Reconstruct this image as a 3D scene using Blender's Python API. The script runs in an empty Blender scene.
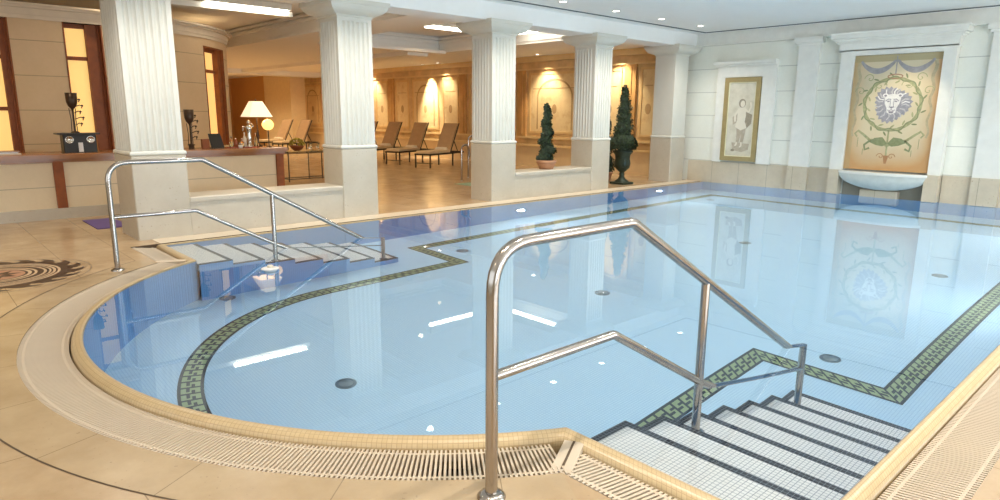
import bpy, bmesh, math, random
from mathutils import Vector, Matrix
from mathutils.geometry import tessellate_polygon
random.seed(7)
SC = bpy.context.scene
MNEE = True
COL = SC.collection
PI = math.pi

# ------------------------------------------------------------------ materials
MATS = {}
class NT:
    def __init__(self, name):
        self.m = bpy.data.materials.new(name); self.m.use_nodes = True
        self.t = self.m.node_tree; self.n = self.t.nodes; self.l = self.t.links
        self.b = self.n['Principled BSDF']
        MATS[name] = self.m
    def new(self, ty, **kw):
        x = self.n.new(ty)
        for k, v in kw.items(): setattr(x, k, v)
        return x
    def link(self, a, b): self.l.new(a, b)
    def val(self, sock, v):
        if hasattr(v, 'is_linked') or hasattr(v, 'links'): self.link(v, sock)
        else: sock.default_value = v
    def math(self, op, a, b=0.0, c=None):
        x = self.new('ShaderNodeMath', operation=op)
        self.val(x.inputs[0], a); self.val(x.inputs[1], b)
        if c is not None: self.val(x.inputs[2], c)
        return x.outputs[0]
    def coord(self, kind='Object'):
        c = self.new('ShaderNodeTexCoord'); s = self.new('ShaderNodeSeparateXYZ')
        self.link(c.outputs[kind], s.inputs[0]); return c.outputs[kind], s.outputs[0], s.outputs[1], s.outputs[2]
    def noise(self, vec, scale, detail=3, rough=.55):
        x = self.new('ShaderNodeTexNoise'); self.link(vec, x.inputs['Vector'])
        x.inputs['Scale'].default_value = scale; x.inputs['Detail'].default_value = detail; x.inputs['Roughness'].default_value = rough
        return x.outputs[0]
    def mix(self, f, a, b):
        x = self.new('ShaderNodeMix', data_type='RGBA')
        self.val(x.inputs[0], f); 
        for s, v in ((x.inputs[6], a), (x.inputs[7], b)):
            if hasattr(v, 'links'): self.link(v, s)
            else: s.default_value = (*v, 1) if len(v) == 3 else v
        return x.outputs[2]
    def ramp(self, f, stops):
        x = self.new('ShaderNodeValToRGB'); self.link(f, x.inputs[0]); e = x.color_ramp.elements
        while len(e) < len(stops): e.new(.5)
        for i, (p, c) in enumerate(stops): e[i].position = p; e[i].color = (*c, 1)
        return x.outputs[0]
    def line(self, coord, pitch, w, off=0.0):
        """1 on a line of width w every pitch metres"""
        a = self.math('ADD', coord, off); a = self.math('DIVIDE', a, pitch); a = self.math('FRACT', a)
        return self.math('LESS_THAN', a, w / pitch)
    def bump(self, h, strength=.2, dist=.01):
        x = self.new('ShaderNodeBump'); x.inputs['Strength'].default_value = strength; x.inputs['Distance'].default_value = dist
        self.link(h, x.inputs['Height']); self.link(x.outputs[0], self.b.inputs['Normal'])
    def base(self, c): self.val(self.b.inputs['Base Color'], c if hasattr(c, 'links') else (*c, 1))
    def set(self, rough=.5, metal=0, spec=.5):
        self.b.inputs['Roughness'].default_value = rough; self.b.inputs['Metallic'].default_value = metal
        self.b.inputs['Specular IOR Level'].default_value = spec

def plain(name, c, rough=.5, metal=0, spec=.5, var=.06, scale=6):
    t = NT(name); v, x, y, z = t.coord(); n = t.noise(v, scale)
    d = tuple(max(0, k * (1 - var * 2)) for k in c)
    t.base(t.mix(n, d, tuple(min(1, k * (1 + var)) for k in c))); t.set(rough, metal, spec); return t.m
def glow(name, c, s):
    t = NT(name); t.base(c); t.b.inputs['Emission Color'].default_value = (*c, 1); t.b.inputs['Emission Strength'].default_value = s; return t.m
def mosaic(name, c1, c2, grout, pitch=.025, g=.003, rough=.25, uv=False, axes='xyz'):
    t = NT(name); v, x, y, z = t.coord('UV' if uv else 'Object')
    if uv: a, b = x, y; m = t.math('MAXIMUM', t.line(a, pitch, g), t.line(b, pitch, g))
    else:
        ls = [t.line(k, pitch, g, .00137) for k, ax in ((x, 'x'), (y, 'y'), (z, 'z')) if ax in axes]
        m = ls[0]
        for q in ls[1:]: m = t.math('MAXIMUM', m, q)
    n = t.noise(v, 3.0, 2); wn = t.new('ShaderNodeTexWhiteNoise')
    sn = t.new('ShaderNodeVectorMath', operation='SNAP'); t.link(v, sn.inputs[0]); sn.inputs[1].default_value = (pitch,) * 3
    t.link(sn.outputs[0], wn.inputs['Vector'])
    f = t.math('MULTIPLY_ADD', n, .5, t.math('MULTIPLY', wn.outputs[0], .5))
    t.base(t.mix(m, t.mix(f, c1, c2), grout)); t.set(rough); return t.m

def stone(name, c1, c2, joints=None, rough=.35, pores=True, dark=(.35, .24, .14), scale=2.2, jw=.006, spec=.5, veins=.0):
    """joints: callable(t,x,y,z)->mask"""
    t = NT(name); v, x, y, z = t.coord()
    n = t.noise(v, scale, 5, .6); col = t.mix(t.ramp(n, [(.3, (0, 0, 0)), (.7, (1, 1, 1))]), c1, c2)
    n2 = t.noise(v, scale * 9, 4, .7); col = t.mix(t.math('MULTIPLY', n2, .22), col, tuple(k * .6 for k in c1))
    if pores:
        p = t.noise(v, 38, 2, .5); p2 = t.noise(v, 4, 2, .5)
        pm = t.math('MULTIPLY', t.math('GREATER_THAN', p, .69), t.math('GREATER_THAN', p2, .5))
        col = t.mix(t.math('MULTIPLY', pm, .7), col, dark)
    if joints:
        col = t.mix(t.math('MULTIPLY', joints(t, x, y, z), .6), col, tuple(k * .38 for k in c1))
    t.base(col); t.set(rough, 0, spec); return t.m

def blockjoint(t, x, y, z): return t.line(z, .54, .014, .027)
def vertjoint(t, x, y, z): return t.line(x, .69, .01, .1)
def tilejoint(t, x, y, z):
    r = t.math('FLOOR', t.math('DIVIDE', y, .6)); xo = t.math('MULTIPLY_ADD', r, .37, x)
    return t.math('MAXIMUM', t.line(y, .6, .006), t.line(xo, .9, .006))
def ringjoint(t, x, y, z):
    a = t.math('ARCTAN2', t.math('SUBTRACT', y, 3.925), t.math('SUBTRACT', x, -4.74))
    return t.line(a, .2, .0016, .05)

DECK = stone('deck_limestone', (.42, .28, .15), (.58, .42, .25), tilejoint, rough=.22)
RING = stone('ring_limestone', (.43, .30, .165), (.56, .415, .25), ringjoint, rough=.25)
PLASTER = stone('cream_plaster', (.80, .76, .66), (.84, .81, .72), rough=.6, pores=False)
WALLFAR = stone('painted_block_wall', (.82, .82, .72), (.86, .86, .77), blockjoint, rough=.55, pores=False)
TRAV = stone('travertine_band', (.55, .46, .33), (.68, .59, .44), vertjoint, rough=.4)
TRAVP = stone('travertine_plinth', (.52, .45, .34), (.60, .53, .42), rough=.4)
TRIMW = plain('white_moulding', (.82, .81, .74), .5)
PILL = plain('pillar_paint', (.66, .64, .56), .5, var=.03)
CEIL = plain('ceiling_paint', (.88, .88, .85), .8, var=.02)
BEIGEW = stone('beige_panel_wall', (.67, .47, .26), (.71, .51, .30), blockjoint, rough=.6, pores=False)
BEIGEC = stone('beige_counter_panel', (.78, .63, .41), (.82, .67, .45), lambda t, x, y, z: t.line(z, .5, .012, .03), rough=.55, pores=False)
SLOT = plain('slot_dark', (.10, .12, .13), .6)
POOLF = mosaic('pool_floor_mosaic', (.54, .76, .90), (.60, .81, .94), (.42, .64, .81), g=.0045, axes='xy')
POOLW = mosaic('pool_wall_mosaic', (.20, .46, .80), (.26, .53, .86), (.16, .37, .66), g=.004)
WHITET = mosaic('white_step_mosaic', (.90, .87, .81), (.95, .92, .87), (.38, .39, .40), g=.0035, axes='xy')
DARKT = mosaic('dark_nosing_mosaic', (.012, .015, .022), (.03, .035, .05), (.20, .22, .24), g=.003, axes='xy')
COPE = mosaic('coping_mosaic', (.52, .37, .19), (.60, .45, .25), (.42, .28, .14), g=.003, uv=True, rough=.3)
GRATE = plain('grate_plastic', (.64, .52, .38), .4, var=.03)
CHAN = plain('channel_dark', (.10, .06, .03), .8)
KGREEN = plain('key_green', (.36, .45, .24), .35, var=.12, scale=20)
KDARK = plain('key_dark', (.02, .035, .05), .35)
STEEL = plain('polished_steel', (.43, .39, .35), .17, 1.0, var=.02)
STEELL = plain('drain_cap_steel', (.42, .50, .52), .4, .3)
STEELD = plain('drain_steel', (.28, .36, .40), .4, .3)
WOODR = plain('mahogany', (.30, .08, .016), .6, var=.25, scale=9)
WOODT = plain('brown_counter_top', (.36, .15, .05), .25, var=.2, scale=5)
WOODP = plain('panelled_wood', (.78, .55, .28), .45, var=.25, scale=3)
WOODM = plain('moulding_wood', (.66, .38, .14), .45, var=.2, scale=3)
def faux():
    t = NT('faux_painted_panel'); v, x, y, z = t.coord(); n = t.noise(v, 2.5, 6, .65)
    t.base(t.ramp(n, [(.3, (.66, .44, .20)), (.5, (.84, .66, .36)), (.7, (.76, .56, .30))])); t.set(.5)
faux(); FAUX = MATS['faux_painted_panel']
ORANGEW = plain('ochre_wall', (.62, .34, .11), .6, var=.04, scale=1)
LIT = glow('lit_frosted_pane', (.93, .62, .20), .62)
TUBE = glow('tube_light', (1, .93, .80), 9)
SPOTE = glow('downlight_lens', (1, .95, .86), 12)
BLACK = plain('black_metal', (.03, .025, .02), .4, .2)
BRONZE = plain('dark_bronze', (.07, .045, .03), .35, .7)
FABRIC = plain('tan_sling_fabric', (.50, .32, .17), .8, var=.1)
CUSH = plain('beige_cushion', (.66, .50, .30), .85, var=.08)
TOWEL = plain('cream_towel', (.80, .70, .54), .9)
LEAF = plain('topiary_leaf', (.022, .040, .012), .6, var=.5, scale=25)
LEAF2 = plain('topiary_leaf_light', (.045, .075, .02), .6, var=.4, scale=25)
TWIG = plain('topiary_core', (.02, .03, .012), .9)
TERRA = plain('terracotta', (.50, .24, .12), .7, var=.15)
URN = plain('verdigris_iron', (.035, .05, .03), .5, .4, var=.3, scale=12)
SILVER = plain('silver', (.7, .68, .64), .2, 1)
def glass_m(name, col=(1, 1, 1), rough=0.0, ior=1.45):
    m = bpy.data.materials.new(name); m.use_nodes = True; nt = m.node_tree; nt.nodes.clear()
    g = nt.nodes.new('ShaderNodeBsdfGlass'); o = nt.nodes.new('ShaderNodeOutputMaterial')
    g.inputs['Color'].default_value = (*col, 1); g.inputs['Roughness'].default_value = rough; g.inputs['IOR'].default_value = ior
    nt.links.new(g.outputs[0], o.inputs[0]); MATS[name] = m; return m
WATER = glass_m('water', (.965, .99, 1.0), 0, 1.33)
GLASS = glass_m('clear_glass', (.95, .97, .95))
SHADE = NT('lampshade_fabric'); SHADE.base((.9, .8, .6)); SHADE.b.inputs['Emission Color'].default_value = (1, .80, .52, 1); SHADE.b.inputs['Emission Strength'].default_value = .75; SHADE = SHADE.m
GLOBE = glow('globe_light', (1, .62, .18), 1.6)
PURPLE = plain('purple_mat', (.14, .09, .26), .9)
GREENM = plain('green_mat', (.25, .36, .24), .9)
WHITEP = plain('white_plastic', (.85, .82, .78), .4)
PAPER = plain('paper', (.75, .62, .48), .7)
REDL = plain('red_lacquer', (.35, .06, .03), .25)
FLOWER = plain('yellow_green_flowers', (.50, .38, .05), .8, var=.5, scale=40)
CLAY = plain('amber_bottle', (.35, .10, .04), .25)
GILT = plain('gilt_frame', (.42, .33, .15), .45, .2, var=.15)
GILTL = plain('pale_gilt_line', (.80, .76, .52), .5)

# ------------------------------------------------------------------ mesh builder
class MB:
    def __init__(self): self.v = []; self.f = []; self.m = []; self.s = []; self.uv = {}
    def face(self, pts, m=0, s=False, uv=None):
        i = len(self.v); self.v += [tuple(p) for p in pts]; self.f.append(list(range(i, i + len(pts)))); self.m.append(m); self.s.append(s)
        if uv: self.uv[len(self.f) - 1] = uv
    def grid(self, rows, m=0, s=True, closed=False, uv=None):
        """rows: list of equal length point lists, shared vertices"""
        i0 = len(self.v); n = len(rows[0])
        for r in rows: self.v += [tuple(p) for p in r]
        for a in range(len(rows) - 1):
            for b in range(n if closed else n - 1):
                c = (b + 1) % n
                self.f.append([i0 + a * n + b, i0 + a * n + c, i0 + (a + 1) * n + c, i0 + (a + 1) * n + b]); self.m.append(m); self.s.append(s)
                if uv: self.uv[len(self.f) - 1] = [uv(a, b), uv(a, b + 1), uv(a + 1, b + 1), uv(a + 1, b)]
        return self
    def box(self, x0, x1, y0, y1, z0, z1, m=0, bev=0):
        if x1 < x0: x0, x1 = x1, x0
        if y1 < y0: y0, y1 = y1, y0
        if bev:
            b = bev
            pr = [(x0 + b, y0), (x1 - b, y0), (x1, y0 + b), (x1, y1 - b), (x1 - b, y1), (x0 + b, y1), (x0, y1 - b), (x0, y0 + b)]
            pi = [(x0 + b, y0 + b), (x1 - b, y0 + b), (x1 - b, y0 + b), (x1 - b, y1 - b), (x1 - b, y1 - b), (x0 + b, y1 - b), (x0 + b, y1 - b), (x0 + b, y0 + b)]
            self.grid([[(*p, z0) for p in pr], [(*p, z1 - b) for p in pr], [(*p, z1) for p in pi]], m, False, True)
            self.face([(x0 + b, y0 + b, z1), (x1 - b, y0 + b, z1), (x1 - b, y1 - b, z1), (x0 + b, y1 - b, z1)], m)
            self.face([(*p, z0) for p in pr[::-1]], m); return self
        i = len(self.v)
        self.v += [(x0, y0, z0), (x1, y0, z0), (x1, y1, z0), (x0, y1, z0), (x0, y0, z1), (x1, y0, z1), (x1, y1, z1), (x0, y1, z1)]
        for q in ([0, 3, 2, 1], [4, 5, 6, 7], [0, 1, 5, 4], [1, 2, 6, 5], [2, 3, 7, 6], [3, 0, 4, 7]):
            self.f.append([i + k for k in q]); self.m.append(m); self.s.append(False)
        return self
    def prism(self, poly, z0, z1, m=0, s=False, caps=True):
        self.grid([[(*p, z0) for p in poly], [(*p, z1) for p in poly]], m, s, True)
        if caps:
            for z, fl in ((z1, 0), (z0, 1)):
                for t in tessellate_polygon([[Vector((*p, 0)) for p in poly]]):
                    t = [poly[k] for k in t]
                    a = (t[1][0]-t[0][0])*(t[2][1]-t[0][1])-(t[1][1]-t[0][1])*(t[2][0]-t[0][0])
                    if (a < 0) != bool(fl): t = t[::-1]
                    self.face([(*p, z) for p in t], m)
        return self
    def flat(self, poly, y, th=.003, m=0):
        """thin polygon in the XZ plane facing -Y, front at y-th"""
        for t in tessellate_polygon([[Vector((p[0], p[1], 0)) for p in poly]]):
            t = [poly[k] for k in t]
            a = (t[1][0]-t[0][0])*(t[2][1]-t[0][1])-(t[1][1]-t[0][1])*(t[2][0]-t[0][0])
            if a < 0: t = t[::-1]
            self.face([(p[0], y - th, p[1]) for p in t], m)
        self.grid([[(p[0], y - th, p[1]) for p in poly], [(p[0], y, p[1]) for p in poly]], m, False, True)
        return self
    def ribbon(self, pts, w, y, th=.003, m=0):
        n = len(pts); L = []; Rr = []
        for i, p in enumerate(pts):
            a = pts[max(0, i - 1)]; b = pts[min(n - 1, i + 1)]; dx, dz = b[0] - a[0], b[1] - a[1]; l = math.hypot(dx, dz) or 1
            ww = w(i / (n - 1)) if callable(w) else w
            L.append((p[0] - dz / l * ww / 2, p[1] + dx / l * ww / 2)); Rr.append((p[0] + dz / l * ww / 2, p[1] - dx / l * ww / 2))
        for i in range(n - 1):
            self.flat([L[i], Rr[i], Rr[i + 1], L[i + 1]], y, th, m)
        return self
    def tube(self, path, r, seg=12, m=0, cap=True):
        P = [Vector(p) for p in path]; n = len(P); rows = []; up = None
        for i, p in enumerate(P):
            t = ((P[min(n - 1, i + 1)] - p).normalized() + (p - P[max(0, i - 1)]).normalized())
            t = t.normalized() if t.length > 1e-6 else Vector((0, 0, 1))
            if up is None: up = Vector((0, 0, 1)) if abs(t.z) < .9 else Vector((1, 0, 0))
            a = t.cross(up).normalized(); up = a.cross(t).normalized()
            rr = r[i] if isinstance(r, (list, tuple)) else r
            # widen at mitred bends
            rows.append([p + (a * math.cos(2 * PI * k / seg) + up * math.sin(2 * PI * k / seg)) * rr for k in range(seg)])
        self.grid(rows, m, True, True)
        if cap:
            self.face(rows[0][::-1], m); self.face(rows[-1], m)
        return self
    def lathe(self, prof, c=(0, 0, 0), seg=24, m=0, s=True, sx=1, sy=1, a0=0, a1=2 * PI):
        full = abs(a1 - a0 - 2 * PI) < 1e-6; k = seg if full else seg + 1
        rows = [[(c[0] + r * math.cos(a0 + (a1 - a0) * i / seg) * sx, c[1] + r * math.sin(a0 + (a1 - a0) * i / seg) * sy, c[2] + z) for i in range(k)] for r, z in prof]
        self.grid(rows, m, s, full)
        return self
    def build(self, name, mats, parent=None, local=False):
        me = bpy.data.meshes.new(name); off = Vector(parent.location) if (parent and not local) else Vector((0, 0, 0))
        if parent and parent.parent and not local: off += Vector(parent.parent.location)
        me.from_pydata([(v[0] - off.x, v[1] - off.y, v[2] - off.z) for v in self.v], [], self.f)
        mats = mats if isinstance(mats, (list, tuple)) else [mats]
        for k in mats: me.materials.append(k)
        for p, a, b in zip(me.polygons, self.m, self.s): p.material_index = a; p.use_smooth = b
        if self.uv:
            ul = me.uv_layers.new(name='UVMap')
            for fi, uv in self.uv.items():
                for li, c in zip(me.polygons[fi].loop_indices, uv): ul.data[li].uv = c
        me.update()
        o = bpy.data.objects.new(name, me); COL.objects.link(o)
        if parent: o.parent = parent
        return o

def tag(o, label=None, cat=None, group=None, kind=None):
    if label: o['label'] = label
    if cat: o['category'] = cat
    if group: o['group'] = group
    if kind: o['kind'] = kind
    return o
def empty(name, loc, label, cat, group=None, rz=0):
    o = bpy.data.objects.new(name, None); COL.objects.link(o); o.location = loc; o.rotation_euler = (0, 0, rz); o.empty_display_size = .1
    return tag(o, label, cat, group)
def struct(name, mb, mats): return tag(mb.build(name, mats), kind='structure')
KIDS = {}
def copy_tree(o, loc=None, rz=None, label=None):
    c = o.copy(); COL.objects.link(c)
    for ch in list(o.children):
        d = ch.copy(); COL.objects.link(d); d.parent = c
        for g in list(ch.children):
            e = g.copy(); COL.objects.link(e); e.parent = d
    if loc is not None: c.location = loc
    if rz is not None: c.rotation_euler = (0, 0, rz)
    if label: c['label'] = label
    return c

# ------------------------------------------------------------------ pool layout
XC, YC, RA = -4.81, 3.855, 3.062       # apse centre and radius
XR, XL = -.88, -8.60                   # long sides
Y0R, Y0L, YF = 2.42, 2.32, 14.70
ZF, ZW = -1.60, -.008
SXR, SXL = -2.03, -7.39
def arcpts(r, yR, yL, n=64):
    a0 = math.asin((yR - YC) / r); a1 = -PI - math.asin((yL - YC) / r)
    return [(XC + r * math.cos(a0 + (a1 - a0) * i / n), YC + r * math.sin(a0 + (a1 - a0) * i / n)) for i in range(n + 1)]
ARC = arcpts(RA, Y0R, Y0L)
OUT = [(XR, YF), (XR, Y0R)] + ARC + [(XL, Y0L), (XL, YF)]      # open path; outside is to the left when walking it
def offset(path, d):
    n = len(path); res = []
    for i, p in enumerate(path):
        ds = []
        for a, b in ((i - 1, i), (i, i + 1)):
            if a < 0 or b >= n: continue
            dx, dy = path[b][0] - path[a][0], path[b][1] - path[a][1]; l = math.hypot(dx, dy)
            ds.append((dx / l, dy / l))
        # outward normal: left of the walking direction (walking -y along x=XR, outside is +x)
        ns = [(-t[1], t[0]) for t in ds]
        if len(ns) == 1: nx, ny = ns[0]; k = 1
        else:
            nx, ny = ns[0][0] + ns[1][0], ns[0][1] + ns[1][1]; l = math.hypot(nx, ny); nx /= l; ny /= l
            k = 1 / max(.4, nx * ns[0][0] + ny * ns[0][1])
        res.append((p[0] + nx * d * k, p[1] + ny * d * k))
    return res
def arclen(path):
    s = [0]
    for a, b in zip(path, path[1:]): s.append(s[-1] + math.hypot(b[0] - a[0], b[1] - a[1]))
    return s

# pool floor, walls
def polyface(mb, poly, z, m=0, holes=()):
    pts = list(poly) + [q for h in holes for q in h]
    for t in tessellate_polygon([[Vector((*p, 0)) for p in poly]] + [[Vector((*p, 0)) for p in h] for h in holes]):
        t = [pts[k] for k in t]
        if (t[1][0]-t[0][0])*(t[2][1]-t[0][1])-(t[1][1]-t[0][1])*(t[2][0]-t[0][0]) < 0: t = t[::-1]
        mb.face([(*p, z) for p in t], m)
mb = MB(); polyface(mb, OUT, ZF); struct('floor_pool', mb, POOLF)
mb = MB(); mb.grid([[(*p, ZF) for p in OUT + [OUT[0]]], [(*p, -.03) for p in OUT + [OUT[0]]]], 0, False); struct('wall_pool', mb, POOLW)
mb = MB(); polyface(mb, offset(OUT, .004), ZW); mb.s = [True] * len(mb.s)
water = mb.build('pool_water', WATER); tag(water, 'still clear blue water filling the swimming pool', 'water', kind='stuff')

# coping: rounded mosaic roll
prof = [(-.001, -.06), (0, -.012), (.005, -.004), (.015, .0), (.032, .0), (.05, -.006), (.062, -.014), (.072, -.026), (.078, -.042), (.08, -.055), (.081, -.15)]
offs = [offset(OUT, d) for d, z in prof]; S = arclen(OUT); pl = [0]
for a, b in zip(prof, prof[1:]): pl.append(pl[-1] + math.hypot(b[0] - a[0], b[1] - a[1]))
mb = MB(); mb.grid([[(*p, z) for p in o] for o, (d, z) in zip(offs, prof)], 0, True, uv=lambda a, b: (S[min(b, len(S) - 1)], pl[a]))
struct('trim_1', mb, COPE)

# overflow gratings: one per straight or curved run; every run is a lattice of bars
def grating(name, p_in, p_out, label, n, rot=0):
    """p_in/p_out: equal functions 0..1 -> (x,y)"""
    mb = MB(); zt, zb, zi, zo = -.022, -.075, -.042, -.004
    for i in range(n):
        u0 = i / n; u1 = (i + .5) / n
        a, b = p_in(u0), p_in(u1); c, d = p_out(u1), p_out(u0)
        mb.grid([[(*a, zb), (*b, zb), (*c, zb), (*d, zb)], [(*a, zi), (*b, zi), (*c, zo), (*d, zo)]], 0, False, True); mb.face([(*a, zi), (*d, zo), (*c, zo), (*b, zi)])
    for f0, f1 in ((.10, .15), (.86, .91)):
        k = 80; r0 = []; r1 = []
        for i in range(k + 1):
            a, b = p_in(i / k), p_out(i / k)
            r0.append((a[0] + (b[0] - a[0]) * f0, a[1] + (b[1] - a[1]) * f0)); r1.append((a[0] + (b[0] - a[0]) * f1, a[1] + (b[1] - a[1]) * f1))
        z2 = zi + (zo - zi) * f0 - .001; z3 = zi + (zo - zi) * f1 - .001
        mb.grid([[(*p, zb) for p in r0], [(*p, z2) for p in r0], [(*p, z3) for p in r1], [(*p, zb) for p in r1]], 0, False)
    return tag(mb.build(name, GRATE), label, 'grating')
RI = RA + .09; XG, YG, RO = -4.725, 3.79, 3.39
YGR, YGL = 2.06, 1.96
XGR, XGL = -.50, -8.685
aR = math.atan2(2.18 - YC, -1.93 - XC) - .0; aL = -PI - math.atan2(2.08 - YC, -1.93 - XC)
def lin(a, b): return lambda u: (a[0] + (b[0] - a[0]) * u, a[1] + (b[1] - a[1]) * u)
grating('overflow_grating', lambda u: (XC + RI * math.cos(aR + (aL - aR) * u), YC + RI * math.sin(aR + (aL - aR) * u)),
        lambda u: (XG + RO * math.cos(aR + (aL - aR) * u), YG + RO * math.sin(aR + (aL - aR) * u)),
        'curved cream slatted overflow grating around the rounded end of the pool', 300)
def clipped(x0, x1, yi, yo, miter, label):
    """bars along Y from yi (pool) to yo (deck), cut by a sloping mitre: miter(y) -> x limit"""
    mb = MB(); zb = -.075; zf = lambda yy: -.042 + .038 * (yi - yy) / (yi - yo); n = int(abs(x1 - x0) / .0245); s = 1 if x1 > x0 else -1
    for i in range(n):
        xa = x0 + s * i * .0245; ys = [yi + (yo - yi) * k / 12 for k in range(13)]
        ok = [yy for yy in ys if (xa - miter(yy)) * s > 0]
        if len(ok) < 2: continue
        y_a, y_b = min(ok), max(ok); mb.grid([[(xa, y_a, zb), (xa + .0125, y_a, zb), (xa + .0125, y_b, zb), (xa, y_b, zb)], [(xa, y_a, zf(y_a)), (xa + .0125, y_a, zf(y_a)), (xa + .0125, y_b, zf(y_b)), (xa, y_b, zf(y_b))]], 0, False, True); mb.face([(xa, y_a, zf(y_a)), (xa + .0125, y_a, zf(y_a)), (xa + .0125, y_b, zf(y_b)), (xa, y_b, zf(y_b))])
    for f in (.12, .88):
        yy = yi + (yo - yi) * f; mb.box(max(miter(yy), min(x0, x1)) if s > 0 else min(x0, x1), max(x0, x1) if s > 0 else min(miter(yy), max(x0, x1)), yy - .008, yy + .008, zb, zf(yy) - .001)
    return tag(mb.build('overflow_grating', GRATE), label, 'grating')
MA, MBp = (-1.985, 2.345), (-1.80, 2.01)     # mitre line at the right corner: pool side, deck side
mR = lambda yy: MA[0] + (MBp[0] - MA[0]) * (yy - MA[1]) / (MBp[1] - MA[1]) + .045
mL = lambda yy: -9.56 - (mR(yy + .10) + 0) - .0
clipped(-2.0, XGR - .02, Y0R - .09, YGR + .01, mR, 'short cream slatted overflow grating in front of the near pool steps')
clipped(-7.36, XGL, Y0L - .09, YGL + .01, mL, 'cream overflow grating in front of the far left pool steps')
grating('overflow_grating', lin((XR + .09, Y0R + .0), (XR + .09, YF)), lin((XGR, Y0R), (XGR, YF)), 'long straight cream overflow grating along the right side of the pool', 500)
# corner strips between gratings
mb = MB(); zt = -.014
def strip_(a, b, w, m=0):
    dx, dy = b[0] - a[0], b[1] - a[1]; l = math.hypot(dx, dy); nx, ny = -dy / l * w, dx / l * w
    q = [(a[0] - nx, a[1] - ny), (b[0] - nx, b[1] - ny), (b[0] + nx, b[1] + ny), (a[0] + nx, a[1] + ny)]
    ar = (q[1][0]-q[0][0])*(q[2][1]-q[0][1])-(q[1][1]-q[0][1])*(q[2][0]-q[0][0])
    return q if ar > 0 else q[::-1]
mb.prism(strip_(MA, MBp, .05), -.05, zt); mb.prism(strip_((-9.56 - MA[0], MA[1] - .1), (-9.56 - MBp[0], MBp[1] - .1), .05), -.05, zt)
mb.prism(strip_(MA, MBp, .006), zt, zt + .001, 1); mb.prism(strip_((XR + .09, Y0R), (XGR, Y0R), .02), -.05, zt)
struct('trim_2', mb, [GRATE, CHAN])

# channel below the gratings
HOLE = [(XGR, YF + .03), (XGR, YGR)] + [(XG + RO * math.cos(a), YG + RO * math.sin(a)) for a in [math.asin((YGR - YG) / RO) + ((-PI - math.asin((YGL - YG) / RO)) - math.asin((YGR - YG) / RO)) * i / 64 for i in range(65)]] + [(XGL, YGL), (XGL, YF + .03)]
mb = MB(); polyface(mb, HOLE, -.17, 0, [OUT]); mb.grid([[(*p, -.17) for p in HOLE], [(*p, 0) for p in HOLE]], 0, False); struct('trim_3', mb, CHAN)
# deck
DK = [(-36, -4), (5, -4), (5, 14.74), (-36, 14.74)]
RO2 = RO + .29
ringA = [math.asin((YGR - YG) / RO) + ((-PI - math.asin((YGL - YG) / RO)) - math.asin((YGR - YG) / RO)) * i / 64 for i in range(65)]
RINGO = [(XG + RO2 * math.cos(a), YG + RO2 * math.sin(a)) for a in ringA]
RINGI = [(XG + RO * math.cos(a), YG + RO * math.sin(a)) for a in ringA]
HOLE2 = [(XGR, YF + .039), (XGR, YGR)] + [RINGI[0]] + RINGO + [RINGI[-1]] + [(XGL, YGL), (XGL, YF + .039)]
mb = MB(); polyface(mb, DK, 0, 0, [HOLE2]); mb.box(-36, 5, -4, 14.74, -1.9, -1.8)
struct('floor', mb, DECK)
mb = MB(); mb.box(-9.04, -8.685, 2.3, YF, -.05, .0015); struct('trim_12', mb, plain('cream_edge_slab', (.72, .60, .44), .3))
mb = MB(); RG = RINGO[:]; 
for i in range(64):
    mb.face([(*RINGI[i], 0), (*RINGO[i], 0), (*RINGO[i + 1], 0), (*RINGI[i + 1], 0)][::-1])
struct('floor_ring', mb, RING)
mb = MB()
for i in range(64):
    q = [(XG + (RO2 + d) * math.cos(ringA[i + k]), YG + (RO2 + d) * math.sin(ringA[i + k])) for k, d in ((0, -.004), (0, .006), (1, .006), (1, -.004))]
    mb.face([(*p, .0012) for p in q][::-1])
struct('trim_4', mb, CHAN)

# steps
def steps(name, x0, x1, y0, n0, sgn_edge):
    """treads from y0 on; n0 = first nose; dark two-row nosing at front and along the open side sgn_edge (x value)"""
    mb = MB(); ys = [n0 + .37 * i for i in range(7)]; zs = [-.16 - .205 * i for i in range(7)]
    prev = y0
    for i, (y, z) in enumerate(zip(ys, zs)):
        inn = sgn_edge + (.05 if sgn_edge == x0 else -.05)
        a, b = (inn, x1) if sgn_edge == x0 else (x0, inn)
        mb.face([(a, prev, z), (b, prev, z), (b, y - .05, z), (a, y - .05, z)], 0)
        mb.face([(x0, y - .05, z), (x1, y - .05, z), (x1, y, z), (x0, y, z)], 1)
        e0, e1 = min(inn, sgn_edge), max(inn, sgn_edge)
        mb.face([(e0, prev, z), (e1, prev, z), (e1, y - .05, z), (e0, y - .05, z)], 1)
        zb = zs[i + 1] if i < 6 else ZF
        mb.face([(x1, y, zb), (x0, y, zb), (x0, y, z), (x1, y, z)], 2)
        mb.face([(sgn_edge, prev, ZF), (sgn_edge, y, ZF), (sgn_edge, y, z - .03), (sgn_edge, prev, z - .03)], 2)
        mb.face([(sgn_edge, prev, z - .03), (sgn_edge, y, z - .03), (sgn_edge, y, z), (sgn_edge, prev, z)], 1)
        prev = y
    return tag(mb.build(name, [WHITET, DARKT, POOLW]), kind='structure')
steps('stairs_right', SXR, XR, Y0R, 2.83, SXR)
steps('stairs_left', XL, SXL, Y0L, 2.69, SXL)

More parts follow.
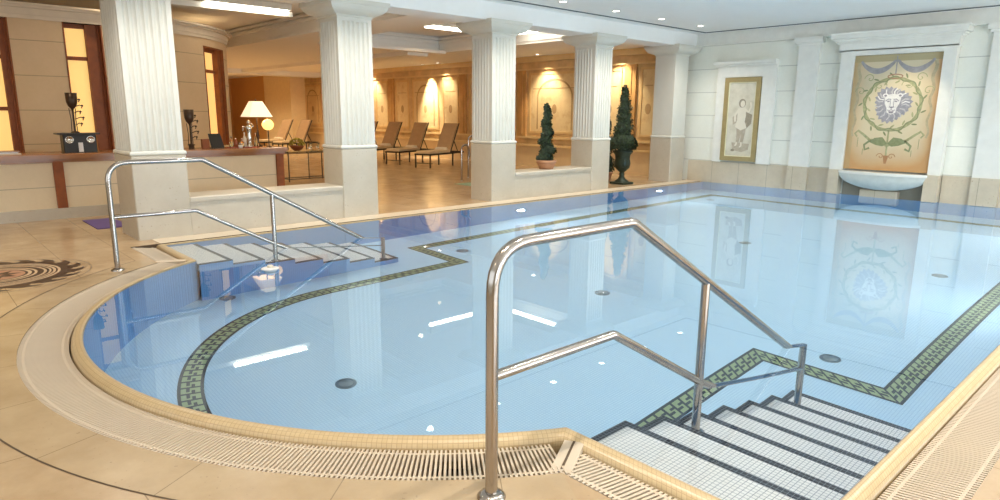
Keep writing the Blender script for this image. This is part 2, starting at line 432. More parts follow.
# greek key border on the pool floor
KEY = ["11......."] * 3 + ["111111..."] * 2 + ["11......."] + ["11..11111"] * 2 + ["11......."] * 3
mb = MB(); KC = .0118; zk = ZF + .004
def keycell(col, row):
    if row in (0, 1, 13, 14): return 1
    return 1 if KEY[row - 2][col % 9] == '1' else 0
def keyrun(o0, o1, i0, i1, n, fn=None):
    for c in range(n):
        r = 0
        while r < 15:
            k = keycell(c, r); r2 = r
            while r2 < 15 and keycell(c, r2) == k: r2 += 1
            q = []
            for (u, w) in ((c / n, r / 15), ((c + 1) / n, r / 15), ((c + 1) / n, r2 / 15), (c / n, r2 / 15)):
                if fn: q.append((*fn(u, w), zk))
                else:
                    o = (o0[0] + (o1[0] - o0[0]) * u, o0[1] + (o1[1] - o0[1]) * u); i = (i0[0] + (i1[0] - i0[0]) * u, i0[1] + (i1[1] - i0[1]) * u)
                    q.append((i[0] + (o[0] - i[0]) * w, i[1] + (o[1] - i[1]) * w, zk))
            a = (q[1][0]-q[0][0])*(q[2][1]-q[0][1])-(q[1][1]-q[0][1])*(q[2][0]-q[0][0])
            mb.face(q if a > 0 else q[::-1], k); r = r2
KX0 = -4.74; KR = 2.22; KY = 3.56
kouter = [(KX0 - KR, KY), (KX0 - KR, 5.45), (-7.97, 5.45), (-7.97, 14.0), (-1.39, 14.0), (-1.39, 5.57), (KX0 + KR, 5.57), (KX0 + KR, KY)]
w = .2
kinner = [(KX0 - KR + w, KY), (KX0 - KR + w, 5.45 + w), (-7.97 + w, 5.45 + w), (-7.97 + w, 14.0 - w), (-1.39 - w, 14.0 - w), (-1.39 - w, 5.57 + w), (KX0 + KR - w, 5.57 + w), (KX0 + KR - w, KY)]
for i in range(7):
    L = math.hypot(kouter[i + 1][0] - kouter[i][0], kouter[i + 1][1] - kouter[i][1]); n = max(9, round(L / KC / 9) * 9)
    keyrun(kouter[i], kouter[i + 1], kinner[i], kinner[i + 1], n)
n = round(PI * (KR - .1) / KC / 9) * 9
keyrun(0, 0, 0, 0, n, lambda u, v: (KX0 + (KR - w + w * v) * math.cos(-PI * u), KY + (KR - w + w * v) * math.sin(-PI * u)))
tag(mb.build('greek_key_border', [KGREEN, KDARK]), 'green and dark greek key mosaic border laid on the pool floor', 'mosaic border')

# drains on the floor
dr = [(-7.32, 2.57, 'in the shade beside the far left steps'), (-4.72, 2.58, 'in the middle of the rounded end'), (-7.3, 5.97, 'just outside the tip of the far left border corner'), (-4.7, 5.97, 'in the middle of the pool behind the near handrail'),
      (-2.12, 6.03, 'beside the submerged end of the near steps'), (-4.77, 9.53, 'nearest the reflection of the small painting'), (-2.17, 9.52, 'nearest the reflection of the lion mural frame'), (-7.47, 13.15, 'furthest away, near the far left pool corner')]
base = None
for x, y, lb in dr:
    if base is None:
        base = empty('floor_drain', (x, y, ZF), '', 'drain', 'round floor drains')
        mb = MB(); mb.lathe([(.09, 0), (.09, .006), (.075, .010), (.0, .010)], (x, y, ZF), 28); mb.build('rim', STEELD, base)
        mb = MB(); mb.lathe([(.06, .010), (.055, .018), (0, .020)], (x, y, ZF), 20); mb.build('cap', STEELL, base); o = base
    else: o = copy_tree(base, (x, y, ZF))
    o['label'] = 'round grey drain ' + lb

# ------------------------------------------------------------------ handrails
def bend(pts, r=.1, n=8):
    """round the inner corners of a polyline"""
    P = [Vector(p) for p in pts]; out = [P[0]]
    for i in range(1, len(P) - 1):
        rr = r[i] if isinstance(r, dict) else r
        a = (P[i - 1] - P[i]).normalized(); b = (P[i + 1] - P[i]).normalized()
        th = a.angle(b); d = rr / math.tan(th / 2) if th < PI - .01 else 0
        p0 = P[i] + a * d; p1 = P[i] + b * d
        for k in range(n + 1):
            t = k / n; out.append(p0.lerp(P[i], t).lerp(P[i].lerp(p1, t), t))
    out.append(P[-1]); return out
def handrail(x, yb, y1, ym, yf, label):
    t = empty('pool_handrail', (x, yb, 0), label, 'handrail'); R = .0265
    zt = 1.09; sl = -.572; zend = zt + sl * (yf - y1)
    mb = MB(); mb.tube(bend([(x, yb, .0), (x, yb + .0, zt), (x, y1, zt), (x, yf, zend)], {1: .2, 2: .10}), R, 16); mb.build('top_rail', STEEL, t)
    zl = .545; zm = .065; yl = y1 - .11; s2 = (zm - zl) / (ym - yl)
    mb = MB(); mb.tube(bend([(x, yb, zl), (x, yl, zl), (x, yf, zl + (-.70 + .02 - zl + .0) * 1.0)] if False else [(x, yb, zl), (x, yl, zl), (x, ym, zm), (x, yf, -.66)], {1: .08, 2: .3}), R * .86, 14); mb.build('lower_rail', STEEL, t)
    tread = lambda yy, n0: -.16 - .205 * max(0, math.ceil((yy - n0) / .37))
    n0 = 2.83 if x > -4 else 2.69
    for yy, ztop, nm in ((ym, zt + sl * (ym - y1), 'post'), (yf, zend + .01, 'post')):
        zb = tread(yy, n0)
        mb = MB(); mb.tube([(x, yy, zb), (x, yy, ztop)], R * .95, 16); p = mb.build(nm, STEEL, t)
        mb = MB(); mb.lathe([(.055, 0), (.055, .012), (.03, .03), (.022, .03)], (x, yy, zb), 20); f = mb.build('flange', STEEL, p)
    mb = MB(); mb.lathe([(.062, 0), (.062, .008), (.05, .02), (.03, .028), (.022, .028)], (x, yb, 0), 24); mb.build('flange', STEEL, t)
    return t
handrail(-1.88, 1.69, 2.60, 3.33, 4.79, 'polished steel handrail in the foreground over the near pool steps')
handrail(-7.46, 1.55, 2.47, 3.22, 4.72, 'polished steel handrail over the far left pool steps beside the pillar')

# ------------------------------------------------------------------ pillars
def fluted(y0, y1, x0, x1, z0, z1, nf, mb):
    poly = []
    def side(a, b):
        L = math.hypot(b[0] - a[0], b[1] - a[1]); dx, dy = (b[0] - a[0]) / L, (b[1] - a[1]) / L; nx, ny = -dy, dx   # inward for CCW
        mg = .05; fw = (L - 2 * mg) / nf; poly.append(a)
        for k in range(nf):
            s0 = mg + k * fw + fw * .12; s1 = mg + (k + 1) * fw - fw * .12
            for j in range(7):
                t = j / 6; d = math.sin(PI * t) * (s1 - s0) * .34; s = s0 + (s1 - s0) * t
                poly.append((a[0] + dx * s + nx * d, a[1] + dy * s + ny * d))
    side((x0, y0), (x1, y0)); side((x1, y0), (x1, y1)); side((x1, y1), (x0, y1)); side((x0, y1), (x0, y0))
    mb.prism(poly, z0, z1)
def pillar(y0, y1, label, nf=6, depth=.6):
    xf = -9.04; xb = xf - depth; yc = (y0 + y1) / 2
    t = empty('pillar', ((xf + xb) / 2, yc, 0), label, 'pillar', 'square pillars along the pool')
    mb = MB(); mb.box(xb, xf, y0, y1, 0, 1.06, bev=.012); mb.build('base_block', TRAVP, t)
    i = .012; mb = MB()
    pr = [(0, 1.06), (.006, 1.07), (.006, 1.085), (0, 1.10), (-.012, 1.11)]
    sq = lambda e: [(xb - e, y0 - e), (xf + e, y0 - e), (xf + e, y1 + e), (xb - e, y1 + e)]
    mb.grid([[(*p, z) for p in sq(e)] for e, z in pr], 0, False, True); mb.build('base_moulding', PILL, t)
    mb = MB(); i = .02
    if nf: fluted(y0 + i, y1 - i, xb + i, xf - i, 1.10, 2.93, nf, mb); mb.prism(sq(-i), 2.93, 3.0)
    else: mb.prism(sq(-i), 1.10, 3.0)
    mb.build('shaft', PILL, t)
    mb = MB(); pr = [(-.02, 2.985), (-.005, 2.995), (0, 3.0), (.0, 3.012), (.02, 3.02), (.06, 3.035), (.11, 3.06), (.145, 3.09), (.165, 3.13), (.17, 3.15), (.19, 3.152), (.19, 3.215)]
    mb.grid([[(*p, z) for p in sq(e)] for e, z in pr], 0, False, True); mb.face([(*p, 3.215) for p in sq(.19)]); mb.build('capital', PILL, t)
pillar(2.15, 2.80, 'large fluted pillar nearest the camera, at the left of the picture', 6, .80)
pillar(5.04, 5.66, 'fluted pillar at the right end of the first low wall, left of the chaise longues')
pillar(8.09, 8.71, 'fluted pillar right of the chaise longues and the small metal rail')
pillar(10.95, 11.55, 'fluted pillar between the terracotta potted topiary and the iron urn')
pillar(13.9, 14.5, 'plain pillar in the far corner beside the end wall', 0)
for a, b, lb in ((2.80, 5.04, 'low travertine wall between the nearest pillar and the second pillar'), (8.71, 10.95, 'low travertine wall carrying the potted topiary')):
    t = empty('low_wall', (-9.3, (a + b) / 2, 0), lb, 'low wall')
    MB().box(-9.56, -9.06, a, b, 0, .44).build('wall_block', TRAVP, t)
    MB().box(-9.62, -9.04, a, b, .44, .50, bev=.012).build('cap_slab', TRAVP, t)

# ------------------------------------------------------------------ shell
CZ = 3.52
mb = MB(); mb.box(-8.70, 5, -4, 14.56, CZ, CZ + .1); struct('ceiling', mb, CEIL)
mb = MB(); mb.box(-8.82, -8.66, -4, 14.72, CZ + .06, CZ + .1); mb.box(-8.70, 5, 14.54, 14.70, CZ + .06, CZ + .1); struct('trim_5', mb, SLOT)
mb = MB(); mb.box(-8.73, -8.70, -4, 14.59, CZ - .015, CZ + .09); mb.box(-8.73, 5, 14.56, 14.59, CZ - .015, CZ + .09); struct('trim_6', mb, SLOT)
mb = MB(); mb.box(-9.0, -8.78, -4, 14.74, CZ - .02, CZ + .1); mb.box(-9.0, 5, 14.64, 14.74, CZ - .02, CZ + .1); struct('trim_7', mb, CEIL)
mb = MB(); mb.box(-9.60, -8.98, -4, 14.74, 3.20, CZ + .3); struct('beam_pillar', mb, CEIL)
# far wall
mb = MB(); mb.box(-9.7, -5.36, 14.74, 14.95, 0, 3.8); mb.box(-3.72, 5, 14.74, 14.95, 0, 3.8); mb.box(-5.36, -3.72, 14.74, 14.95, .5, 3.8); mb.box(-5.36, -3.72, 14.93, 14.95, 0, .5); struct('wall_far', mb, WALLFAR)
mb = MB(); mb.box(-9.04, -5.58, 14.71, 14.738, -.02, .51); mb.box(-3.55, 5, 14.71, 14.738, -.02, .51); struct('baseboard_far', mb, TRAV)
mb = MB(); mb.box(-9.04, 5, 14.66, 14.76, 3.24, 3.52)
mb.box(-9.04, 5, 14.63, 14.76, 3.22, 3.25); struct('trim_8', mb, TRIMW)
mb = MB(); mb.box(5, 5.2, -4, 14.95, 0, 3.8); struct('wall_right', mb, PLASTER)
mb = MB(); mb.box(-36, 5.2, -4.2, -4, 0, 3.9); struct('wall_near', mb, PLASTER)
# pilasters on the far wall
def pilaster(x0, x1, lb):
    t = empty('wall_pilaster', ((x0 + x1) / 2, 14.7, .0), lb, 'pilaster')
    MB().box(x0, x1, 14.66, 14.75, .51, 3.10).build('shaft', TRIMW, t)
    MB().box(x0, x1, 14.63, 14.75, 0, .51).build('base', TRAV, t)
    mb = MB(); mb.box(x0 - .04, x1 + .04, 14.62, 14.75, 3.08, 3.13); mb.box(x0 - .08, x1 + .08, 14.57, 14.75, 3.13, 3.235); mb.build('capital', TRIMW, t)
pilaster(-6.50, -6.06, 'flat white pilaster between the small painting and the lion mural')
pilaster(-3.07, -2.63, 'flat white pilaster at the right edge, beyond the lion mural')
# small painting
def frame2(mb, x0, x1, z0, z1, w, y0, y1, m=0):
    mb.box(x0, x1, y0, y1, z1 - w, z1, m); mb.box(x0, x1, y0, y1, z0, z0 + w, m); mb.box(x0, x0 + w, y0, y1, z0 + w, z1 - w, m); mb.box(x1 - w, x1, y0, y1, z0 + w, z1 - w, m)
t = empty('painting_surround', (-7.7, 14.7, .51), 'white moulded wall surround with a lintel around the small painting', 'wall surround')
mb = MB(); mb.box(-8.38, -8.17, 14.68, 14.75, .51, 2.72); mb.box(-7.27, -6.95, 14.68, 14.75, .51, 2.72); mb.box(-8.17, -7.27, 14.68, 14.75, 2.47, 2.72); mb.build('frame', TRIMW, t)
mb = MB(); mb.box(-8.42, -6.98 + .03, 14.62, 14.75, 2.72, 2.76); mb.box(-8.46, -6.95, 14.58, 14.75, 2.76, 2.83); mb.build('lintel', TRIMW, t)
t = empty('painting', (-7.72, 14.7, .55), 'tall narrow painting of a draped standing figure in a gilt frame', 'painting')
mb = MB(); frame2(mb, -8.16, -7.28, .55, 2.46, .105, 14.65, 14.735); mb.build('frame', GILT, t)
mb = MB(); frame2(mb, -8.06, -7.38, .65, 2.36, .022, 14.662, 14.70); mb.build('inner_line', GILTL, t)
tt = NT('grisaille_canvas'); v, x, y, z = tt.coord(); nn = tt.noise(v, 3.5, 5, .6)
tt.base(tt.ramp(nn, [(.3, (.50, .46, .34)), (.5, (.62, .58, .46)), (.7, (.70, .66, .54))])); tt.set(.7)
cv = MB().box(-8.05, -7.39, 14.68, 14.71, .66, 2.35).build('canvas', tt.m, t)
F1 = plain('figure_light', (.74, .68, .55), .7); F2 = plain('figure_dark', (.33, .28, .20), .7, var=.2, scale=20); F3 = plain('figure_mid', (.50, .43, .32), .7, var=.2, scale=15)
yy = 14.68; fx = -7.70
def E2(cx, cz, rx, rz, n=20, rot=0): return [(cx + rx * math.cos(2 * PI * k / n) * math.cos(rot) - rz * math.sin(2 * PI * k / n) * math.sin(rot), cz + rx * math.cos(2 * PI * k / n) * math.sin(rot) + rz * math.sin(2 * PI * k / n) * math.cos(rot)) for k in range(n)]
mb = MB()
mb.flat([(fx - .20, .98), (fx + .24, .96), (fx + .22, .82), (fx + .06, .76), (fx - .16, .80)], yy, .002, 2)            # ground
mb.flat([(fx + .05, 1.70), (fx + .26, 1.62), (fx + .25, 1.42), (fx + .14, 1.30), (fx + .08, 1.42)], yy, .0025, 1)          # flying drapery
mb.flat([(fx - .22, 1.56), (fx - .10, 1.66), (fx - .08, 1.46), (fx - .20, 1.38)], yy, .0025, 2)
mb.flat([(fx - .12, 1.44), (fx + .14, 1.44), (fx + .12, 1.20), (fx + .08, .98), (fx + .01, .96), (fx + .02, 1.16), (fx - .03, .96), (fx - .09, .97), (fx - .09, 1.2)], yy, .003, 2)  # legs, robe
mb.flat([(fx - .10, 1.76), (fx + .09, 1.78), (fx + .11, 1.60), (fx + .09, 1.46), (fx + .15, 1.32), (fx, 1.26), (fx - .14, 1.34), (fx - .10, 1.50)], yy, .0035, 0)  # torso
mb.ribbon([(fx + .08, 1.74), (fx + .17, 1.68), (fx + .22, 1.80), (fx + .20, 1.90)], .045, yy, .004, 0)
mb.ribbon([(fx - .09, 1.72), (fx - .16, 1.60), (fx - .15, 1.46)], .045, yy, .004, 0)
mb.flat([(fx - .03, 1.74), (fx + .03, 1.74), (fx + .03, 1.84), (fx - .03, 1.84)], yy, .004, 0)
mb.flat(E2(fx, 1.88, .085, .10), yy, .0045, 1); mb.flat(E2(fx + .012, 1.865, .055, .075), yy, .005, 0)
mb.flat(E2(fx - .16, .80, .05, .03), yy, .003, 1); mb.ribbon([(fx - .07, .99), (fx - .09, .92), (fx - .12, .91)], .04, yy, .004, 0); mb.ribbon([(fx + .04, .99), (fx + .04, .90), (fx + .0, .88)], .04, yy, .004, 0)
mb.build('painted_figure', [F1, F2, F3], t)

# lion niche surround
t = empty('mural_surround', (-4.56, 14.6, 0), 'broad white surround and heavy cornice framing the lion mural', 'wall surround')
MB().box(-5.57, -5.315, 14.55, 14.735, .51, 2.88).build('jamb', TRIMW, t); MB().box(-3.765, -3.56, 14.55, 14.735, .51, 2.88).build('jamb', TRIMW, t); MB().box(-5.315, -3.765, 14.55, 14.735, 2.795, 2.88).build('head', TRIMW, t)
MB().box(-5.57, -5.36, 14.52, 14.735, 0, .51).build('jamb_foot', TRAV, t); MB().box(-3.80, -3.56, 14.52, 14.735, 0, .51).build('jamb_foot', TRAV, t)
mb = MB(); mb.box(-5.60, -3.53, 14.52, 14.735, 2.88, 3.02); mb.build('frieze', TRIMW, t)
mb = MB()
for d, z0, z1 in ((.03, 2.885, 2.905), (.05, 3.02, 3.05), (.09, 3.05, 3.08), (.13, 3.08, 3.12), (.19, 3.12, 3.21), (.22, 3.21, 3.24)): mb.box(-5.57 - d * .9, -3.56 + d * .9, 14.55 - d, 14.735, z0, z1)
mb.build('cornice', TRIMW, t)
# mural
t = empty('lion_mural', (-4.54, 14.7, .54), 'mural of a grey lion head inside a green wreath on orange and cream', 'mural')
tt = NT('mural_ground'); v, x, y, z = tt.coord()
u = tt.math('ABSOLUTE', x); side = tt.math('MULTIPLY_ADD', u, 1.0, 0); nn = tt.noise(v, 3, 5, .6)
zl = z
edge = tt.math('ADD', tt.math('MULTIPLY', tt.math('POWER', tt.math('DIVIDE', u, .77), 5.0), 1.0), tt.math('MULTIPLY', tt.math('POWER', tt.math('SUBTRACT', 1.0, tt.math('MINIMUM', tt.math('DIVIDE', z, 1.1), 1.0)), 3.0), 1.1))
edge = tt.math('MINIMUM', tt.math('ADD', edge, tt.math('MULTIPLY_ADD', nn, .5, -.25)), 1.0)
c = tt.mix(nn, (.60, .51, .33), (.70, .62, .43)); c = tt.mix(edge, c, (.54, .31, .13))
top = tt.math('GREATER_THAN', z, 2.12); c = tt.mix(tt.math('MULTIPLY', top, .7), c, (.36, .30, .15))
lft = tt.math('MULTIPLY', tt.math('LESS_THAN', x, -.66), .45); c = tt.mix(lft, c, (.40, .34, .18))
tt.base(c); tt.set(.6)
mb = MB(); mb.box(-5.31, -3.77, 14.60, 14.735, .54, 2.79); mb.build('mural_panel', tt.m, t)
MG = plain('mural_green', (.42, .42, .22), .6, var=.3, scale=18); ML = plain('mural_leaf', (.27, .30, .15), .6, var=.2, scale=20); MB_ = plain('mural_slate', (.37, .35, .35), .6, var=.2, scale=15)
MW = plain('lion_light', (.80, .78, .74), .6, var=.12, scale=20); MM = plain('lion_mane', (.36, .35, .38), .6, var=.25, scale=18); MD = plain('lion_shadow', (.27, .25, .28), .6); ML2 = plain('lion_fur_mid', (.58, .56, .56), .6, var=.2, scale=20)
cx, cz = -4.54, 1.84; Yp = 14.60
mb = MB()
N = 60; ring = [(cx + .50 * math.cos(2 * PI * k / N), cz + .50 * math.sin(2 * PI * k / N)) for k in range(N + 1)]
mb.ribbon(ring, .055, Yp, .003, 0)
ring2 = [(cx + (.50 + .035 * math.sin(9 * 2 * PI * k / 240)) * math.cos(2 * PI * k / 240), cz + (.50 + .035 * math.sin(9 * 2 * PI * k / 240)) * math.sin(2 * PI * k / 240)) for k in range(241)]
mb.ribbon(ring2, .02, Yp, .004, 1)
for k in range(26):
    a = 2 * PI * k / 26; r = .50 + (.075 if k % 2 else -.07)
    mb.flat(E2(cx + r * math.cos(a), cz + r * math.sin(a), .05, .016, 10, a + (.7 if k % 2 else 2.2)), Yp, .0035, k % 2)
def curl(x0, z0, s, sx, turns=1.2, n=24): return [(x0 + sx * s * (1 - k / n) * math.cos(turns * 2 * PI * k / n), z0 + s * (1 - k / n) * math.sin(turns * 2 * PI * k / n)) for k in range(n + 1)]
for sx in (-1, 1):
    mb.ribbon(curl(cx + sx * .60, cz + .25, .10, sx), .014, Yp, .004, 0); mb.ribbon(curl(cx + sx * .45, cz + .50, .10, sx), .014, Yp, .004, 0)
    mb.ribbon(curl(cx + sx * .25, cz + .36, .12, -sx), .012, Yp, .004, 0)
mb.build('wreath', [MG, ML], t)
mb = MB()
mane = []
for k in range(48):
    a = 2 * PI * k / 48; r = (.345 if k % 2 else .30) * (1 + .10 * math.sin(a * 3 + 1)); mane.append((cx + r * math.cos(a) * .98, cz - .0 + r * 1.02 * math.sin(a)))
mb.flat(mane, Yp, .004, 0)
for k in range(30):
    a = 2 * PI * k / 30 + .1; r0 = .17; r1 = .31
    mb.ribbon([(cx + r0 * math.cos(a), cz + r0 * math.sin(a)), (cx + (r0 + r1) / 2 * math.cos(a + .12), cz + (r0 + r1) / 2 * math.sin(a + .12)), (cx + r1 * math.cos(a), cz + r1 * math.sin(a))], .022, Yp, .005, 1 if (k % 3 == 0 and math.sin(a) > 0) else (3 if k % 2 else 0))
face = [(-.14, .10), (-.10, .17), (0, .19), (.10, .17), (.15, .10), (.13, .0), (.09, -.08), (.08, -.17), (.0, -.21), (-.08, -.17), (-.09, -.08), (-.13, .0)]
mb.flat([(cx + a, cz + b + .01) for a, b in face], Yp, .006, 1)
for sx in (-1, 1):
    mb.flat(E2(cx + sx * .13, cz + .17, .05, .04), Yp, .0065, 1); mb.flat(E2(cx + sx * .13, cz + .165, .025, .02), Yp, .007, 2)
    mb.flat(E2(cx + sx * .065, cz + .055, .028, .014, 12, -sx * .3), Yp, .008, 2); mb.ribbon([(cx + sx * .02, cz + .09), (cx + sx * .07, cz + .10), (cx + sx * .12, cz + .06)], .018, Yp, .008, 0)
    mb.ribbon([(cx + sx * .03, cz + .08), (cx + sx * .03, cz - .03), (cx + sx * .045, cz - .07)], .010, Yp, .008, 0)
    mb.ribbon([(cx, cz - .10), (cx + sx * .03, cz - .125), (cx + sx * .07, cz - .11)], .012, Yp, .008, 2)
mb.flat([(cx - .045, cz - .045), (cx + .045, cz - .045), (cx, cz - .09)], Yp, .009, 2)
mb.flat([(cx - .05, cz - .135), (cx + .05, cz - .135), (cx + .03, cz - .175), (cx - .03, cz - .175)], Yp, .009, 2)
mb.build('lion_head', [MM, MW, MD, ML2], t)
mb = MB()
mb.ribbon([(cx, cz - .5), (cx, cz - 1.1)], .03, Yp, .003, 0)
for sx in (-1, 1):
    mb.ribbon([(cx, cz - .80), (cx + sx * .15, cz - .72), (cx + sx * .33, cz - .70), (cx + sx * .45, cz - .60), (cx + sx * .56, cz - .52), (cx + sx * .62, cz - .58), (cx + sx * .57, cz - .64)], lambda u: .06 - .03 * u, Yp, .004, 0)
    mb.flat([(cx, cz - .76), (cx + sx * .10, cz - .64), (cx + sx * .24, cz - .66), (cx + sx * .34, cz - .74), (cx + sx * .20, cz - .80), (cx + sx * .08, cz - .82)], Yp, .005, 1)
    mb.ribbon([(cx + sx * .30, cz - .70), (cx + sx * .42, cz - .80), (cx + sx * .40, cz - .90), (cx + sx * .32, cz - .86)], .04, Yp, .004, 1)
    mb.ribbon(curl(cx + sx * .10, cz - 1.02, .07, sx), .012, Yp, .004, 2)
    mb.ribbon([(cx + sx * .55, cz - .66), (cx + sx * .55, cz - .85)], .008, Yp, .003, 1); mb.ribbon([(cx + sx * .44, cz - .88), (cx + sx * .44, cz - 1.0)], .008, Yp, .003, 1)
mb.flat([(cx - .05, cz - 1.0), (cx + .05, cz - 1.0), (cx + .02, cz - 1.16), (cx - .02, cz - 1.16)], Yp, .005, 2)
mb.build('scroll_ornament', [MG, ML, plain('mural_rust', (.42, .22, .10), .6)], t)
mb = MB()
for x0, x1 in ((-5.18, -4.56), (-4.52, -3.90)):
    mb.ribbon([(x0 + (x1 - x0) * k / 16, 2.68 - .20 * math.sin(PI * k / 16) ** .8) for k in range(17)], lambda u: .04 + .07 * math.sin(PI * u), Yp, .004, 0)
mb.ribbon([(cx, 2.76), (cx, 2.40)], .02, Yp, .004, 0)
mb.ribbon([(cx + .13 * math.cos(2 * PI * k / 24), 2.37 + .04 * math.sin(2 * PI * k / 24)) for k in range(25)], .02, Yp, .004, 1)
for sx in (-1, 1):
    mb.ribbon([(cx + sx * (.66 + .025 * math.sin(k * 1.3)), 2.65 - k * .085) for k in range(18)], lambda u: .05 * (1 - .5 * u) + .01, Yp, .0035, 2)
mb.build('painted_swags', [MB_, plain('mural_ochre', (.40, .22, .14), .6), plain('mural_faint', (.50, .42, .26), .6, var=.2, scale=15)], t)
# basin
t = empty('stone_basin', (-4.56, 14.6, 0), 'pale stone half round basin below the lion mural', 'basin')
mb = MB(); n = 28; rows = []
for k in range(9):
    ph = k / 8 * PI / 2
    rows.append([(-4.56 + .83 * math.cos(a) * math.cos(ph), 14.60 - .26 * math.sin(a) * math.cos(ph) , .455 - .31 * math.sin(ph)) for a in [PI * i / n for i in range(n + 1)]])
mb.grid(rows, 0, True); mb.build('bowl', plain('basin_stone', (.68, .70, .64), .45, var=.12), t)
mb = MB(); q = [(-4.56 + .86 * math.cos(a), 14.62 - .30 * math.sin(a)) for a in [PI * i / n for i in range(n + 1)]]; mb.prism(q[::-1], .455, .505); mb.build('rim', TRIMW, t)
mb = MB(); mb.box(-4.95, -4.25, 14.60, 14.8, -.02, .14, bev=.02); mb.build('foot_block', TRAV, t)
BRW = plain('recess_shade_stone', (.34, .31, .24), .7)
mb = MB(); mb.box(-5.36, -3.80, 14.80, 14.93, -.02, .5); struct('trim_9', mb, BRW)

# ------------------------------------------------------------------ lounge shell
LH, LL = 3.74, 3.30
mb = MB(); mb.box(-36, -9.6, -4, 14.95, LH, LH + .1); struct('ceiling_lounge', mb, CEIL)
mb = MB()
mb.box(-36, -9.7, 7.1, 8.2, LL, LH); mb.box(-36, -15.7, 8.2, 14.74, LL, LH); mb.box(-15.7, -9.7, 12.0, 14.74, LL, LH)
for d, z in ((.10, 3.64), (.06, 3.55), (.03, 3.36)):
    mb.box(-15.7, -9.8, 8.2, 8.2 + d, z, z + .05); mb.box(-15.7, -9.8, 12 - d, 12, z, z + .05); mb.box(-15.7, -15.7 + d, 8.2, 12, z, z + .05)
    mb.box(-36, -9.8, 7.1 - d, 7.1, z, z + .05)
mb.box(-28.3, -27.4, 8.2, 14.6, 3.12, LL); mb.box(-36, -15.7, 10.9, 11.6, 3.18, LL); mb.box(-15.7, -15.4, 8.2, 12, 3.26, 3.34)
struct('beam_lounge', mb, CEIL)
mb = MB(); mb.box(-36, -9.7, 14.74, 14.95, 0, LH); struct('wall_lounge', mb, WOODP)
mb = MB(); mb.box(-36.2, -36, -4, 14.95, 0, LH); struct('wall_left', mb, ORANGEW)
# panelling on the lounge wall: bays
wain = MB(); wain.box(-36, -9.7, 14.70, 14.74, .0, .62); 
struct('baseboard_lounge', wain, plain('ochre_dado', (.74, .56, .32), .5))
mb = MB(); 
for z0, z1, d in ((.62, .68, .09), (.86, .92, .08), (2.90, 2.95, .08), (3.14, 3.30, .10)): mb.box(-36, -9.7, 14.74 - d, 14.74, z0, z1)
struct('trim_10', mb, plain('pale_rail', (.80, .60, .30), .45))
ED = [-9.75, -10.9, -12.3, -15.0, -17.9, -22.3, -26.7, -31.1, -35.5]
labels = ['narrow bay beside the corner pillar', 'seen between the fourth pillar and the iron urn', 'behind the terracotta potted topiary', 'mostly hidden by the third pillar', 'behind the chaise longues under the brightest spotlight',
          'just right of the second pillar, behind the far chaise longues', 'hidden behind the second pillar', 'left of the second pillar, seen past the table lamp']
PFG = plain('panel_frame_gold', (.80, .56, .26), .45, var=.1); MOT = plain('motif', (.52, .34, .16), .6)
for k in range(8):
    x1, x0 = ED[k], ED[k + 1]; W = x1 - x0
    t = empty('wall_panel', ((x0 + x1) / 2, 14.7, .92), 'painted wooden wall panel ' + labels[k], 'wall panel', 'wooden panels along the lounge wall')
    mb = MB(); mb.box(x0 - .18, x0 + .18, 14.66, 14.74, .92, 2.90); mb.box(x0 - .05, x0 + .05, 14.64, 14.66, 1.0, 2.85); mb.build('pilaster', WOODM, t)
    MB().box(x0 + .18, x1 - .18, 14.72, 14.74, .92, 2.90).build('field', WOODP, t)
    subs = [(x0 + .30, x1 - .30)] if W < 3.5 else [(x0 + .28, x0 + 1.15), (x0 + 1.4, x1 - 1.4), (x1 - 1.15, x1 - .28)]
    for a, b in subs:
        mb = MB(); frame2(mb, a, b, 1.02, 2.82, .07, 14.69, 14.74); mb.build('frame', PFG, t)
        MB().box(a + .07, b - .07, 14.705, 14.74, 1.09, 2.75).build('inset', FAUX, t)
        mb = MB(); cxx = (a + b) / 2
        if b - a > 1.2:
            mb.ribbon([(cxx + (b - a) * .33 * math.cos(PI * j / 20), 2.1 + .5 * math.sin(PI * j / 20)) for j in range(21)], .05, 14.705, .005)
            for q in (-1, 1): mb.ribbon([(cxx + q * (b - a) * .33, 2.1), (cxx + q * (b - a) * .33, 1.15)], .05, 14.705, .005)
        mb.flat(E2(cxx, 1.75, .09, .14), 14.705, .005); mb.ribbon([(a + .15, 2.35), (b - .15, 2.35)], .02, 14.705, .005)
        mb.build('painted_motif', MOT, t)
# lounge inner column and side wall seen past the lamp
mb = MB(); mb.box(-31.4, -28.6, 13.5, 14.2, 0, LL); struct('wall_lounge_pier', mb, plain('pier_paint', (.80, .62, .36), .6))
mb = MB(); mb.box(-36, -31.4, 13.7, 14.2, 0, LL); struct('wall_lounge_side', mb, ORANGEW)

